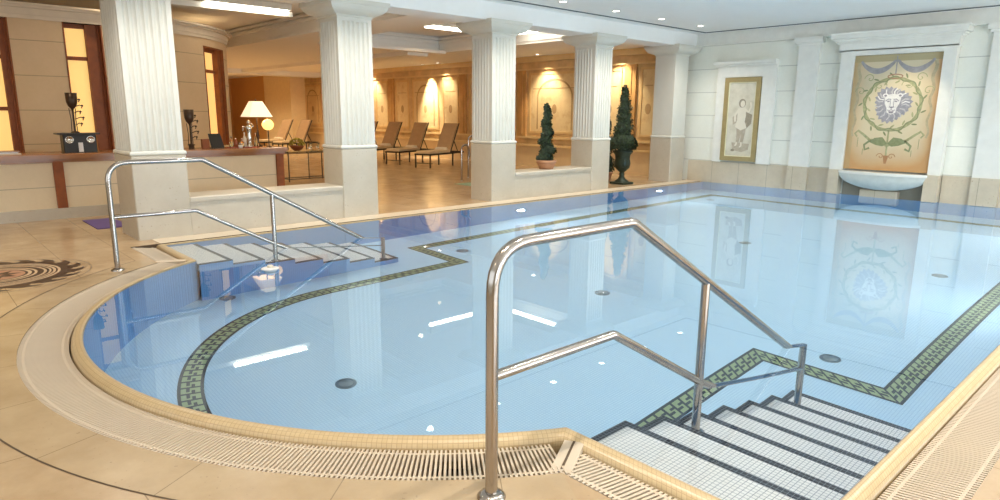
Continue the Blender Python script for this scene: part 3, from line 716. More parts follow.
# ------------------------------------------------------------------ bar kiosk
KX = -13.0
kw = MB()
def kwall(y0, y1, z0, z1): kw.box(KX - .3, KX, y0, y1, z0, z1)
kwall(-4, .55, 0, 3.2); kwall(1.58, 2.30, 0, 3.2); kwall(.55, 1.58, 0, .55); kwall(.55, 1.58, 3.02, 3.2); kwall(2.30, 2.86, 0, .55); kwall(2.30, 2.86, 3.02, 3.2)
rc, rr = (-16.3, 2.62), 3.3
WA, WB = math.radians(40.5), math.radians(57)
def rnd(r, a0, a1, n=14): return [(rc[0] + r * math.cos(a0 + (a1 - a0) * k / n), rc[1] + r * math.sin(a0 + (a1 - a0) * k / n)) for k in range(n + 1)]
AS = math.asin((2.86 - rc[1]) / rr)
for a0, a1, z0, z1 in ((AS, WA, 0, 3.2), (WA, WB, 0, .9), (WA, WB, 2.86, 3.2), (WB, PI / 2, 0, 3.2)):
    q = rnd(rr, a0, a1); qi = rnd(rr - .3, a0, a1); kw.grid([[(*p, z0) for p in q], [(*p, z1) for p in q], [(*p, z1) for p in qi], [(*p, z0) for p in qi], [(*p, z0) for p in q]], 0, False)
    for e in (0, -1): kw.face([(*q[e], z0), (*q[e], z1), (*qi[e], z1), (*qi[e], z0)])
kw.box(-36, -16.3, 5.62, 5.92, 0, 3.2)
struct('wall_bar', kw, BEIGEW)
mb = MB()
for d, z0, z1 in ((.03, 3.0, 3.06), (.05, 3.06, 3.16), (.10, 3.16, 3.20), (.14, 3.20, 3.23)):
    p = [(KX + d, -4), (KX + d, 2.62)] + rnd(rr + d, .02, PI / 2, 24) + [(-36, 5.92 + d), (-36, 5.6), (-16.3, 5.6)] + rnd(rr - .2, PI / 2, 0, 20) + [(-13.2, -4)]
    mb.prism(p, z0, z1)
struct('trim_11', mb, plain('bar_cornice', (.70, .58, .42), .55))
def window(n, y0, y1, z0, z1, bars, jamb, frame=.04):
    t = tag(bpy.data.objects.new('window_%d' % n, None), kind='structure'); COL.objects.link(t); t.location = (KX - .2, (y0 + y1) / 2, z0)
    mb = MB(); xg = KX - .24
    mb.box(KX - .3, KX + .012, y1 - .02, y1, z0, z1); mb.box(KX - .3, KX + .012, y0, y0 + .02, z0, z1); mb.box(KX - .3, KX + .012, y0, y1, z1 - .02, z1)
    mb.box(xg, xg + .05, y0, y0 + frame, z0, z1); mb.box(xg, xg + .12, y1 - jamb, y1, z0, z1); mb.box(xg + .12, xg + .15, y1 - .05, y1, z0, z1); mb.box(xg, xg + .05, y0, y1, z1 - .09, z1)
    for zb in bars: mb.box(xg, xg + .06, y0, y1, zb - .03, zb + .03)
    mb.build('frame', WOODR, t)
    MB().box(xg + .01, xg + .02, y0, y1, z0, z1).build('pane', LIT, t)
window(1, .55, 1.58, .55, 3.02, (2.42, 1.62), .12); window(2, 2.30, 2.86, .55, 3.02, (2.45,), .22)
am = (WA + WB) / 2; half = rr * math.sin((WB - WA) / 2) + .01; rm = rr * math.cos((WB - WA) / 2)
t = tag(bpy.data.objects.new('window_3', None), kind='structure'); COL.objects.link(t); t.location = (rc[0] + rm * math.cos(am), rc[1] + rm * math.sin(am), 0); t.rotation_euler = (0, 0, am)
mb = MB(); xg = -.16
mb.box(xg, xg + .05, -half, -half + .04, .9, 2.86); mb.box(xg, xg + .12, half - .22, half, .9, 2.86); mb.box(xg + .12, xg + .15, half - .06, half, .9, 2.86); mb.box(xg, xg + .05, -half, half, 2.77, 2.86); mb.box(-.28, .01, -half, half, 2.84, 2.86)
mb.box(-.28, .01, -half, -half + .02, .9, 2.86); mb.box(-.28, .01, half - .02, half, .9, 2.86); mb.box(xg, xg + .06, -half, half, 2.37, 2.43)
mb.build('frame', WOODR, t, True); MB().box(xg + .01, xg + .02, -half, half, .9, 2.86).build('pane', LIT, t, True)

# counter
def counter(y0, y1, posts, label):
    t = empty('bar_counter', (-11.9, (y0 + y1) / 2, 0), label, 'counter')
    MB().box(-12.1, -11.72, y0, y1, .16, .84).build('front_panel', BEIGEC, t)
    MB().box(-12.1, -11.66, y0, y1, 0, .16).build('plinth', TRAVP, t)
    mb = MB(); mb.box(-12.35, -11.62, y0 - .02, y1 + .06, .90, .97, bev=.012); mb.box(-12.2, -11.68, y0, y1 + .02, .84, .90); mb.build('worktop', WOODT, t)
    for p in posts: MB().box(-11.73, -11.67, p - .065, p + .065, .14, .86).build('post', WOODR, t)
counter(-1.5, 2.62, (1.80,), 'beige panelled bar counter with brown top left of the nearest pillar')
counter(3.0, 5.32, (5.24,), 'beige bar counter with brown top seen between the first two pillars')
# things on the counter
zc = .97
t = empty('dial_cabinet', (-11.95, 2.15, zc), 'black box with two round silver dials on the bar counter', 'cabinet')
mb = MB(); mb.box(-12.08, -11.84, 1.93, 2.37, zc, 1.24, bev=.008); mb.build('case', BLACK, t)
mb = MB(); mb.box(-12.12, -11.80, 1.86, 2.42, 1.24, 1.262); mb.build('lid', BLACK, t)
for yq in (2.01, 2.29):
    mb = MB(); k = 24
    mb.grid([[(-11.84 + dx, yq + r * math.cos(2 * PI * i / k), 1.165 + r * math.sin(2 * PI * i / k)) for i in range(k)] for r, dx in ((.058, 0), (.058, .02), (.045, .022), (.043, .012), (.001, .012))], 0, True, True); mb.build('dial', SILVER, t)
MB().box(-11.84, -11.82, 2.12, 2.18, .98, 1.12).build('label_plate', WHITEP, t)
def goblet(x, y, z, s, label):
    t = empty('goblet_ornament', (x, y, z), label, 'ornament', 'tall bronze goblet ornaments')
    mb = MB(); mb.lathe([(.06, 0), (.06, .015), (.015, .03), (.012, .33)], (x, y, z), 16); mb.build('stand', BRONZE, t)
    mb = MB(); mb.lathe([(.012, .33), (.02, .36), (.055, .40), (.075, .46), (.08, .60), (.075, .60), (.06, .45), (.001, .38)], (x, y, z), 20); mb.build('cup', BRONZE, t)
    mb = MB()
    for k in range(3):
        a = k * 2.1; mb.tube([(x + .045 * math.cos(a), y + .045 * math.sin(a), z + .01), (x + .035 * math.cos(a), y + .035 * math.sin(a), z + .2), (x + .05 * math.cos(a), y + .05 * math.sin(a), z + .37)], .006, 6)
    mb.build('rods', BRONZE, t)
    mb = MB()
    for k in range(5):
        zz = z + .12 + .09 * k; yq = y + .05 + .03 * (k % 2)
        mb.tube([(x, y + .02, zz), (x, yq + .02, zz + .03), (x, yq + .05, zz + .01), (x, yq + .04, zz - .02)], .008, 6)
        mb.lathe([(.001, -.02), (.02, 0), (.001, .02)], (x, yq + .05, zz + .02), 8)
    mb.build('leaf_sprays', BRONZE, t)
goblet(-11.95, 2.12, 1.262, 1, 'dark bronze goblet ornament standing on the black dial box')
goblet(-11.95, 3.80, zc + .06, 1, 'dark bronze goblet ornament on the counter right of the nearest pillar')
MB().lathe([(.05, 0), (.045, .06), (.001, .062)], (-11.95, 3.80, zc), 14).build('goblet_plinth', BRONZE)
bpy.data.objects['goblet_plinth']['label'] = 'small round bronze plinth under the right hand goblet'; bpy.data.objects['goblet_plinth']['category'] = 'plinth'
for k, (yq, w, c) in enumerate(((1.22, .16, PAPER), (1.20, .14, WHITEP), (1.24, .12, WOODT))):
    o = MB().box(-11.95, -11.72, yq - w, yq + w, zc + .018 * k, zc + .018 * k + .016).build('magazine', c)
    tag(o, ['bottom magazine of the stack at the left end of the bar counter', 'middle magazine of the stack at the left end of the bar counter', 'top magazine of the stack at the left end of the bar counter'][k], 'magazine', 'magazines on the counter')
tag(MB().box(-12.02, -11.94, 3.98, 4.10, zc, 1.13, bev=.004).build('wooden_box', WOODR), 'small dark red wooden box on the counter beside the black card', 'box')
t = empty('menu_stand', (-11.95, 4.22, zc), 'black tilted menu stand on the bar counter', 'menu stand')
mb = MB(); mb.face([(-11.90, 4.12, zc), (-11.90, 4.34, zc), (-11.98, 4.30, 1.22), (-11.98, 4.10, 1.22)]); mb.face([(-11.92, 4.12, zc), (-11.92, 4.34, zc), (-12.0, 4.30, 1.22), (-12.0, 4.10, 1.22)][::-1])
mb.grid([[(-11.90, 4.12, zc), (-11.90, 4.34, zc), (-11.98, 4.30, 1.22), (-11.98, 4.10, 1.22)], [(-11.92, 4.12, zc), (-11.92, 4.34, zc), (-12.0, 4.30, 1.22), (-12.0, 4.10, 1.22)]], 0, False, True); mb.build('board', BLACK, t)
MB().box(-12.06, -11.88, 4.14, 4.32, zc, zc + .012).build('foot', BLACK, t)
def bottle(x, y, h, r, mat, label, capm=SILVER):
    t = empty('bottle', (x, y, zc), label, 'bottle', 'bottles and glasses on the bar counter')
    mb = MB(); mb.lathe([(.001, 0), (r, .004), (r, h * .55), (r * .35, h * .75), (r * .33, h * .93), (.001, h * .93)], (x, y, zc + .013), 16); mb.build('glass_body', mat, t)
    mb = MB(); mb.lathe([(r * .4, h * .92), (r * .4, h), (.001, h)], (x, y, zc + .013), 12); mb.build('cap', capm, t)
bottle(-11.9, 4.46, .19, .035, GLASS, 'clear glass bottle next to the black menu stand')
bottle(-11.9, 4.54, .16, .04, CLAY, 'amber brown bottle between clear bottles on the counter')
bottle(-11.88, 4.64, .15, .04, GLASS, 'squat clear bottle right of the amber bottle')
bottle(-11.95, 4.72, .26, .035, TOWEL, 'tall pale frosted bottle left of the silver figurine')
bottle(-11.9, 4.90, .24, .03, GLASS, 'slim clear bottle right of the silver figurine')

mb = MB(); mb.lathe([(.001, 0), (.03, .002), (.04, .05), (.037, .05), (.028, .006)], (-11.72, 4.55, zc), 14)
tag(mb.build('white_cup', WHITEP), 'small white cup near the front edge of the counter', 'cup')
# tray
mb = MB(); n = 30; P = []
q = [(-11.93 + .15 * math.cos(a), 4.66 + .30 * math.sin(a)) for a in [2 * PI * i / n for i in range(n)]]
mb.prism(q, zc + .0, zc + .012); 
tag(mb.build('serving_tray', REDL), 'long oval red lacquer tray under the bottles on the counter', 'tray')
# silver figurine
t = empty('figurine', (-11.98, 4.82, zc + .012), 'silver figurine under the table lamp shade', 'figurine'); x, y = -11.98, 4.82; z0 = zc + .012
mb = MB(); mb.lathe([(.07, 0), (.07, .02), (.03, .04), (.035, .10), (.05, .16), (.035, .22), (.045, .30), (.06, .34), (.03, .38), (.001, .39)], (x, y, z0), 16); mb.build('body', SILVER, t)
mb = MB(); mb.tube([(x, y - .03, z0 + .33), (x, y - .10, z0 + .36), (x, y - .11, z0 + .28)], .012, 8); mb.tube([(x, y + .03, z0 + .33), (x, y + .09, z0 + .37), (x, y + .05, z0 + .41)], .012, 8); mb.build('arms', SILVER, t)
mb = MB(); mb.lathe([(.001, .39), (.03, .41), (.032, .44), (.001, .475)], (x, y, z0), 12); mb.build('head', SILVER, t)
# table lamp
t = empty('table_lamp', (-12.15, 5.05, zc), 'table lamp with a square cream pyramid shade on the counter', 'lamp'); x, y = -12.15, 5.05
mb = MB(); mb.lathe([(.08, 0), (.08, .015), (.03, .04), (.012, .10), (.03, .20), (.012, .32), (.012, .62)], (x, y, zc), 16); mb.build('lamp_base', BRONZE, t)
mb = MB(); rows = []
for h, z in ((.215, zc + .54), (.09, zc + .82)): rows.append([(x + a * h, y + b * h, z) for a, b in ((-1, -1), (1, -1), (1, 1), (-1, 1))])
mb.grid(rows, 0, False, True); mb.face(rows[1]); mb.build('lamp_shade', SHADE, t)
mb = MB(); mb.lathe([(.008, .82), (.014, .84), (.001, .87)], (x, y, zc), 10); mb.build('finial', BRONZE, t)
# globe lamp
t = empty('globe_lamp', (-11.98, 5.18, zc), 'small glowing amber globe lamp below the cream shade', 'lamp'); x, y = -11.98, 5.18
mb = MB(); mb.lathe([(.05, 0), (.05, .012), (.012, .02), (.012, .33)], (x, y, zc), 14); mb.build('stem', BRONZE, t)
mb = MB(); mb.lathe([(.105 * math.sin(PI * k / 12) + .0005, .40 - .10 * math.cos(PI * k / 12)) for k in range(13)], (x, y, zc), 18); mb.build('globe', GLOBE, t)

# glass console table with flower bowl
t = empty('console_table', (-14.8, 7.2, 0), 'iron console table with glass top beside the second pillar', 'table')
mb = MB(); mb.box(-15.05, -14.55, 6.70, 7.85, .70, .715); mb.build('glass_top', GLASS, t)
for xx in (-15.0, -14.6):
    for yq in (6.75, 7.8): MB().tube([(xx, yq, 0), (xx, yq, .70)], .014, 8).build('leg', BLACK, t)
mb = MB()
for z in (.06, .66):
    for yq in (6.75, 7.8): mb.tube([(-15.0, yq, z), (-14.6, yq, z)], .010, 6)
    for xx in (-15.0, -14.6): mb.tube([(xx, 6.75, z), (xx, 7.8, z)], .010, 6)
mb.tube([(-14.6, 7.25, .06), (-14.6, 7.25, .66)], .010, 6)
mb.build('frame', BLACK, t)
t = empty('flower_bowl', (-14.75, 7.05, .715), 'dark bowl of yellow green flowers on the iron console table', 'flower bowl')
mb = MB(); mb.lathe([(.06, 0), (.10, .02), (.16, .09), (.17, .12), (.001, .10)], (-14.75, 7.05, .715), 18); mb.build('bowl', WOODR, t)
mb = MB()
for k in range(90):
    a = random.random() * 2 * PI; ph = random.random() * PI / 2; r = .17
    c = (-14.75 + r * math.cos(a) * math.cos(ph), 7.05 + r * math.sin(a) * math.cos(ph), .715 + .12 + .16 * math.sin(ph))
    mb.lathe([(.001, -.025), (.028, 0), (.001, .025)], c, 6)
mb.build('flowers', FLOWER, t)
def vase(x, y, lb):
    mb = MB(); mb.lathe([(.04, 0), (.055, .04), (.03, .12), (.04, .17), (.036, .17), (.026, .12), (.001, .02)], (x, y, .715), 14); tag(mb.build('glass_vase', GLASS), lb, 'vase')
vase(-14.75, 7.40, 'clear glass vase on the console table right of the flower bowl'); vase(-14.8, 7.62, 'clear glass vase at the right end of the console table')

# ------------------------------------------------------------------ chaise longues
def chaise():
    t = empty('chaise_longue', (0, 0, 0), '', 'chaise longue', 'row of chaise longues in the lounge')
    w = .28; seat = .42
    mb = MB()
    mb.box(-w, w, 0, .04, seat - .05, seat); mb.box(-w, -w + .035, 0, 1.95, seat - .05, seat); mb.box(w - .035, w, 0, 1.95, seat - .05, seat); mb.box(-w, w, 1.91, 1.95, seat - .05, seat)
    mb.box(-w, w, .10, .13, .12, .14); mb.build('frame', BLACK, t, True)
    for sx in (-w + .02, w - .02):
        for yq in (.03, 1.30): MB().box(sx - .018, sx + .018, yq - .018, yq + .018, 0, seat - .04).build('leg', BLACK, t, True)
    mb = MB(); mb.box(-w + .03, w - .03, .02, 1.22, seat, seat + .08, bev=.02); mb.build('seat_cushion', CUSH, t, True)
    # backrest slab
    y0, z0, y1, z1 = 1.18, seat + .06, 1.66, 1.27; dy, dz = y1 - y0, z1 - z0; L = math.hypot(dy, dz); ny, nz = -dz / L * .05, dy / L * .05
    mb = MB(); a = (y0, z0); b = (y1, z1)
    sec = [(a[0], a[1]), (b[0], b[1]), (b[0] + ny, b[1] + nz), (a[0] + ny, a[1] + nz)]
    rows = [[(x, p[0], p[1]) for p in sec] for x in (-w + .03, w - .035)]
    mb.grid(rows, 0, False, True); mb.face(rows[0]); mb.face(rows[1][::-1]); br = mb.build('backrest', FABRIC, t, True)
    for sx in (-w + .015, w - .015): MB().tube([(sx, y0 - .02, z0 - .06), (sx, y1 + .02, z1 + .02)], .018, 8).build('side_rail', BLACK, br, True)
    for sx in (-w + .02, w - .02):
        mb = MB(); mb.tube([(sx, 1.38, z0 + .28), (sx, 1.62, seat - .02), (sx, 1.80, seat - .02)], .014, 6); mb.build('strut', BLACK, br, True)
    mb = MB(); mb.box(-w + .10, w - .10, .95, 1.15, seat + .08, seat + .15, bev=.03); tw = mb.build('rolled_towel', TOWEL, t, True)
    return t
CH = chaise()
pos = [(-16.05, 11.6), (-17.65, 11.6), (-19.2, 11.6), (-20.75, 11.6), (-24.7, 11.0), (-26.4, 11.0)]
lbs = ['rightmost chaise longue with tan backrest, next to the small metal rail', 'second chaise longue from the right in the lounge row', 'third chaise longue from the right in the lounge row', 'chaise longue cut off by the right edge of the second pillar', 'chaise longue right of the table lamp, nearer the pillar', 'chaise longue just right of the table lamp, leftmost of the row']
for i, ((x, y), lb) in enumerate(zip(pos, lbs)):
    if i == 0: CH.location = (x, y, 0); CH.rotation_euler = (0, 0, R_ := math.radians(20)); CH['label'] = lb
    else: copy_tree(CH, (x, y, 0), R_, lb)

# small curved metal rail with green mat
def hoop(x, y, h, lb):
    t = empty('grab_rail', (x, y, 0), lb, 'grab rail', 'pair of curved grab rails')
    P = [(x, y, 0), (x, y, h - .12)] + [(x + .0, y + .12 - .12 * math.cos(a), h - .12 + .12 * math.sin(a)) for a in [PI * k / 8 for k in range(1, 9)]] + [(x, y + .24, h - .30)]
    MB().tube(P, .022, 10).build('rail', STEEL, t); MB().lathe([(.05, 0), (.05, .012), (.02, .02)], (x, y, 0), 16).build('flange', STEEL, t)
hoop(-12.35, 10.08, .86, 'curved steel grab rail in front, right of the chaise longues'); hoop(-12.9, 10.75, 1.05, 'curved steel grab rail behind the nearer one, right of the chaise longues')
tag(MB().box(-11.9, -11.0, 9.5, 9.95, 0, .008).build('door_mat', GREENM), 'pale green mat on the floor behind the third pillar', 'mat')
tag(MB().box(-11.25, -10.3, 1.95, 2.35, 0, .010).build('floor_mat', PURPLE), 'purple mat lying on the floor behind the nearest pillar', 'mat')

# ------------------------------------------------------------------ topiaries
def leaves(mb, n, fn, s):
    for _ in range(n):
        c, nrm = fn(); c = Vector(c); nrm = (Vector(nrm) + Vector((random.uniform(-.6, .6), random.uniform(-.6, .6), random.uniform(-.2, .8)))).normalized()
        a = nrm.cross(Vector((random.random(), random.random(), random.random()))).normalized(); b = nrm.cross(a)
        k = s * random.uniform(.6, 1.3); d = (a + nrm * .6).normalized() * k
        m = 1 if random.random() < .25 else 0
        mb.face([c, c + d * .5 + b * k * .35, c + d, c + d * .5 - b * k * .35], m)
def topiary(x, y, z0, h, r0, spiral, t, seed, lean=0):
    random.seed(seed); core = MB(); lf = MB()
    turns = 3.2
    def ctr(u): 
        a = turns * 2 * PI * u + seed; rr = r0 * (1 - u) * .45 * spiral + .02 * spiral; return (x + rr * math.cos(a) + lean * u, y + rr * math.sin(a), z0 + h * u)
    def rad(u): return r0 * (1 - u) ** .8 * (.88 + .12 * math.sin(turns * 4 * PI * u)) + .03
    prf = [ctr(k / 40) for k in range(41)]; core.tube(prf, [rad(k / 40) * .8 for k in range(41)], 10)
    core.build('stem', TWIG, t)
    def fn():
        u = random.random() ** 1.35; c = ctr(u); a = random.random() * 2 * PI; r = rad(u) * random.uniform(.75, 1.08)
        n = (math.cos(a), math.sin(a), .3); return (c[0] + r * n[0], c[1] + r * n[1], c[2] + random.uniform(-.02, .02)), n
    leaves(lf, 2600, fn, .05); lf.build('foliage', [LEAF, LEAF2], t)
t = empty('potted_topiary', (-9.34, 9.86, .5), 'dark green spiral topiary in a terracotta pot on the low wall', 'topiary')
mb = MB(); mb.lathe([(.001, 0), (.14, 0), (.185, .10), (.19, .12), (.205, .125), (.205, .18), (.18, .18), (.165, .14), (.001, .13)], (-9.34, 9.86, .5), 22); mb.build('pot', TERRA, t)
topiary(-9.34, 9.86, .66, 1.12, .135, .5, t, 3)
t = empty('urn_topiary', (-9.5, 12.62, 0), 'tall conical topiary in a dark iron urn between the last pillars', 'topiary')
mb = MB(); x, y = -9.5, 12.62; mb.box(x - .2, x + .2, y - .2, y + .2, 0, .05, bev=.01)
mb.build('urn_foot', URN, t)
mb = MB(); mb.lathe([(.17, .05), (.16, .07), (.09, .12), (.06, .18), (.065, .24), (.05, .27), (.10, .31), (.17, .38), (.19, .48), (.17, .60), (.18, .68), (.235, .74), (.24, .78), (.20, .78), (.15, .66), (.001, .64)], (x, y, 0), 24); urn_ = mb.build('urn', URN, t)
for s in (-1, 1):
    mb = MB(); mb.tube([(x - s * .12, y + s * .12, .60), (x - s * .22, y + s * .22, .56), (x - s * .22, y + s * .22, .44), (x - s * .13, y + s * .13, .40)], .014, 8); mb.build('handle', URN, urn_)
topiary(x, y, .80, 1.42, .25, .15, t, 11)
mb = MB(); random.seed(5)
def fn2():
    a = random.random() * 2 * PI; ph = random.uniform(-.5, 1.3); n = (math.cos(a) * math.cos(ph), math.sin(a) * math.cos(ph), math.sin(ph)); return (x + .31 * n[0], y + .31 * n[1], .93 + .20 * n[2]), n
leaves(mb, 1100, fn2, .055); mb.build('lower_foliage', [LEAF, LEAF2], t)
t = empty('potted_topiary', (-10.28, 12.95, 0), 'topiary in a terracotta pot half hidden behind the iron urn', 'topiary'); x, y = -10.28, 12.95
mb = MB(); mb.lathe([(.001, 0), (.15, 0), (.19, .16), (.21, .17), (.21, .22), (.18, .22), (.001, .18)], (x, y, 0), 22); mb.build('pot', TERRA, t)
topiary(x, y, .20, 1.5, .2, .5, t, 23)

# ------------------------------------------------------------------ floating dispenser
t = empty('floating_dispenser', (-6.50, 2.74, -.05), 'small white floating dispenser on the water by the far steps', 'pool dispenser'); x, y = -6.50, 2.74
mb = MB(); mb.lathe([(.001, -.12), (.05, -.12), (.068, -.02), (.07, .0), (.001, .0)], (x, y, 0), 20); mb.build('cup', WHITEP, t)
mb = MB(); mb.lathe([(.075, 0), (.09, .004), (.09, .012), (.078, .018), (.001, .024)], (x, y, 0), 20); mb.build('float_ring', WHITEP, t)
mb = MB(); mb.lathe([(.03, .018), (.03, .042), (.022, .046), (.001, .046)], (x, y, 0), 16); mb.build('knob', TOWEL, t)

# ------------------------------------------------------------------ floor medallion
t = tag(bpy.data.objects.new('floor_medallion', None), 'round brown mosaic medallion with wave pattern set in the deck at left', 'floor mosaic'); COL.objects.link(t)
mx, my, mr = -7.97, .60, .78; t.location = (mx, my, 0)
MBR = plain('medallion_brown', (.055, .022, .010), .4, var=.2); MTN = plain('medallion_tan', (.58, .40, .24), .4); MRD = plain('medallion_rose', (.45, .22, .13), .4)
def annulus(mb, r0, r1, z, m=0, n=96):
    r0 *= mr; r1 *= mr
    for k in range(n):
        a, b = 2 * PI * k / n, 2 * PI * (k + 1) / n
        mb.face([(mx + r0 * math.cos(a), my + r0 * math.sin(a), z), (mx + r1 * math.cos(a), my + r1 * math.sin(a), z), (mx + r1 * math.cos(b), my + r1 * math.sin(b), z), (mx + r0 * math.cos(b), my + r0 * math.sin(b), z)], m)
mb = MB(); annulus(mb, .0, .30, .002, 2)
for r0, r1, m in ((.30, .33, 0), (.33, .37, 1), (.37, .40, 0), (.40, .43, 1), (.43, .50, 0), (.50, .53, 1), (.53, .56, 0), (.55, .58, 1), (.58, .60, 0), (.60, .63, 1), (.63, .65, 0), (.65, .68, 1), (.68, .78, 0)): annulus(mb, r0 , r1, .002, m)
mb.build('rings', [MBR, MTN, MRD], t)
mb = MB(); nw = 18
for k in range(nw):
    a0 = 2 * PI * k / nw; da = 2 * PI / nw
    P = [(a0, .78), (a0 + da * .25, .86), (a0 + da * .55, .92), (a0 + da * .95, .95), (a0 + da * 1.25, .93), (a0 + da * 1.05, .915), (a0 + da * .85, .88), (a0 + da * .80, .83), (a0 + da * 1.0, .78)]
    pts = [(mx + mr * r * math.cos(a), my + mr * r * math.sin(a)) for a, r in P]; polyface(mb, pts, .002)
mb.build('wave_rim', MBR, t)
mb = MB(); annulus(mb, 1.02, 1.028, .0018); mb.build('outer_line', MBR, t)
mb = MB()
for k in range(8):
    a = 2 * PI * k / 8; pts = [(mx + .21 * math.cos(a) , my + .21 * math.sin(a)), (mx + .10 * math.cos(a + .4), my + .10 * math.sin(a + .4)), (mx + .04 * math.cos(a), my + .04 * math.sin(a)), (mx + .10 * math.cos(a - .4), my + .10 * math.sin(a - .4))]
    polyface(mb, pts, .0035)
mb.build('centre_star', MBR, t)

# ------------------------------------------------------------------ lamps
def light(kind, name, loc, energy, color, size=.1, sy=None, rot=None, spot=None, blend=.5, target=None):
    d = bpy.data.lights.new(name, kind); d.energy = energy; d.color = color
    if kind == 'AREA':
        d.size = size
        if sy: d.shape = 'RECTANGLE'; d.size_y = sy
    else: d.shadow_soft_size = size
    if kind == 'SPOT': d.spot_size = spot; d.spot_blend = blend
    o = bpy.data.objects.new(name, d); COL.objects.link(o); o.location = loc
    if target is not None: o.rotation_euler = (Vector(target) - Vector(loc)).to_track_quat('-Z', 'Y').to_euler()
    elif rot: o.rotation_euler = rot
    return o
COOL = (.80, .90, 1.0); NEUT = (1, .95, .88); WARM = (1, .78, .50); WARM2 = (1, .84, .62)
# unseen area fills added to brighten the hall
light('AREA', 'added_fill_side', (4.8, 6.5, 1.7), 800, COOL, 2.6, 12, (0, math.radians(112), 0))
light('AREA', 'added_fill_back', (-2.5, -3.8, 2.1), 25, (1, .93, .84), 11, 2.4, (math.radians(90), 0, 0))
GLOWPANE = glow('added_glow_pane', (.80, .90, 1.0), 1.0)  # glow for the added panes outside the view
t = tag(bpy.data.objects.new('window_4', None), kind='structure'); COL.objects.link(t); t.location = (4.95, 6.5, .4)  # unseen window added on the right wall as source for the side fill
MB().box(4.93, 4.96, .5, 12.5, .4, 3.0).build('pane', GLOWPANE, t)
mb = MB()
for k in range(9): mb.box(4.90, 5.0, .46 + 1.5 * k, .54 + 1.5 * k, .36, 3.04)
mb.box(4.90, 5.0, .46, 12.54, .36, .44); mb.box(4.90, 5.0, .46, 12.54, 2.96, 3.04); mb.build('frame', TRIMW, t)
t = tag(bpy.data.objects.new('window_5', None), kind='structure'); COL.objects.link(t); t.location = (-2.5, -3.95, .9)  # unseen window added on the near wall behind the back fill
MB().box(-8, 3, -3.97, -3.94, .9, 3.2).build('pane', GLOWPANE, t)
mb = MB()
for k in range(8): mb.box(-8.04 + 1.571 * k, -7.96 + 1.571 * k, -4.0, -3.90, .86, 3.24)
mb.box(-8.04, 3.04, -4.0, -3.90, .86, .94); mb.box(-8.04, 3.04, -4.0, -3.90, 3.16, 3.24); mb.build('frame', TRIMW, t)
# downlights
first = None
def downlight(x, y, z, lb, e, col=NEUT, grp='ceiling downlights', real=True):
    global first
    if first is None:
        first = empty('downlight', (x, y, z), lb, 'downlight', grp)
        mb = MB(); mb.lathe([(.09, 0), (.09, -.008), (.07, -.012), (.062, -.004)], (x, y, z), 24); mb.build('trim_ring', TRIMW, first)
        mb = MB(); mb.lathe([(.062, -.005), (.001, -.006)], (x, y, z), 20); mb.build('lens', SPOTE, first)
        o = first
    else: o = copy_tree(first, (x, y, z), 0, lb); o['group'] = grp
    if e: light('SPOT', 'downlight_beam', (x, y, z - .03), e, col, .05, spot=math.radians(130), blend=.8, target=(x, y, 0))
nm = ['second', 'third', 'fourth', 'fifth', 'sixth', 'seventh']
for k in range(9):
    y = 1.5 + 1.49 * k
    vis = {5: 'above the third pillar', 6: 'above the low wall with the potted topiary', 7: 'above the fourth pillar', 8: 'in the far left corner of the hall'}
    downlight(-8.16, y, CZ, 'small round recessed downlight in the pool ceiling ' + (vis[k] if k in vis else 'above the frame at left'), 120)
for k in range(9): downlight(-1.32, 1.5 + 1.49 * k, CZ, 'added unseen downlight over the right side of the pool', 120, NEUT, 'added downlights over the right side')  # unseen row added to light the near steps and the pool
for x in (-5.2, -2.2):
    for y in (1.0, -1.5): downlight(x, y, CZ, 'added unseen downlight over the near deck', 40, WARM2, 'added downlights over the near deck')  # warm lamps added out of view to light the near deck
# lounge spots
for x, y in ((-13.9, 14.2), (-19.7, 14.3), (-18.8, 14.3), (-23.5, 14.3), (-11.2, 14.2), (-30.6, 14.45), (-27.9, 14.3)):
    lb = {-13.9: 'small spotlight in the lounge soffit behind the potted topiary', -19.7: 'left of the two spotlights above the bright painted panel', -18.8: 'right of the two spotlights above the bright painted panel'}.get(x, 'small spotlight in the lounge soffit along the panelled wall')
    downlight(x, y, LL, lb, 0, grp='lounge soffit spotlights')
    light('SPOT', 'wall_spot', (x, y, LL - .05), {-19.7: 800, -18.8: 150, -27.9: 500}.get(x, 220), WARM2, .04, spot=math.radians(60 if x == -19.7 else 85), blend=.9, target=(x, 14.72, 1.6))
# linear strip fittings in the lounge ceiling
def strip(x0, x1, y0, y1, z, lb, e, horiz):
    t = empty('strip_light', ((x0 + x1) / 2, (y0 + y1) / 2, z), lb, 'strip light', 'linear strip lights in the lounge ceiling')
    MB().box(x0 - .05, x1 + .05, y0 - .05, y1 + .05, z + .0, LH - .003).build('housing', TRIMW, t)
    if horiz: MB().box(x0 - .42, x0 - .05, y0 - .7, y1 + .15, z - .10, z + .0).build('tray', TRIMW, t)
    MB().box(x0, x1, y0, y1, z - .06, z + .0).build('tube', TUBE, t)
strip(-13.36, -13.26, 4.72, 6.32, 3.62, 'bright linear strip light at the ceiling right of the nearest pillar', 0, 1)
strip(-12.7, -12.6, 9.3, 10.9, 3.56, 'linear strip light inside the lounge ceiling coffer, running away from the pool', 0, 0)
strip(-12.2, -10.6, 11.6, 11.7, 3.56, 'linear strip light inside the lounge ceiling coffer, parallel to the end wall', 0, 0)
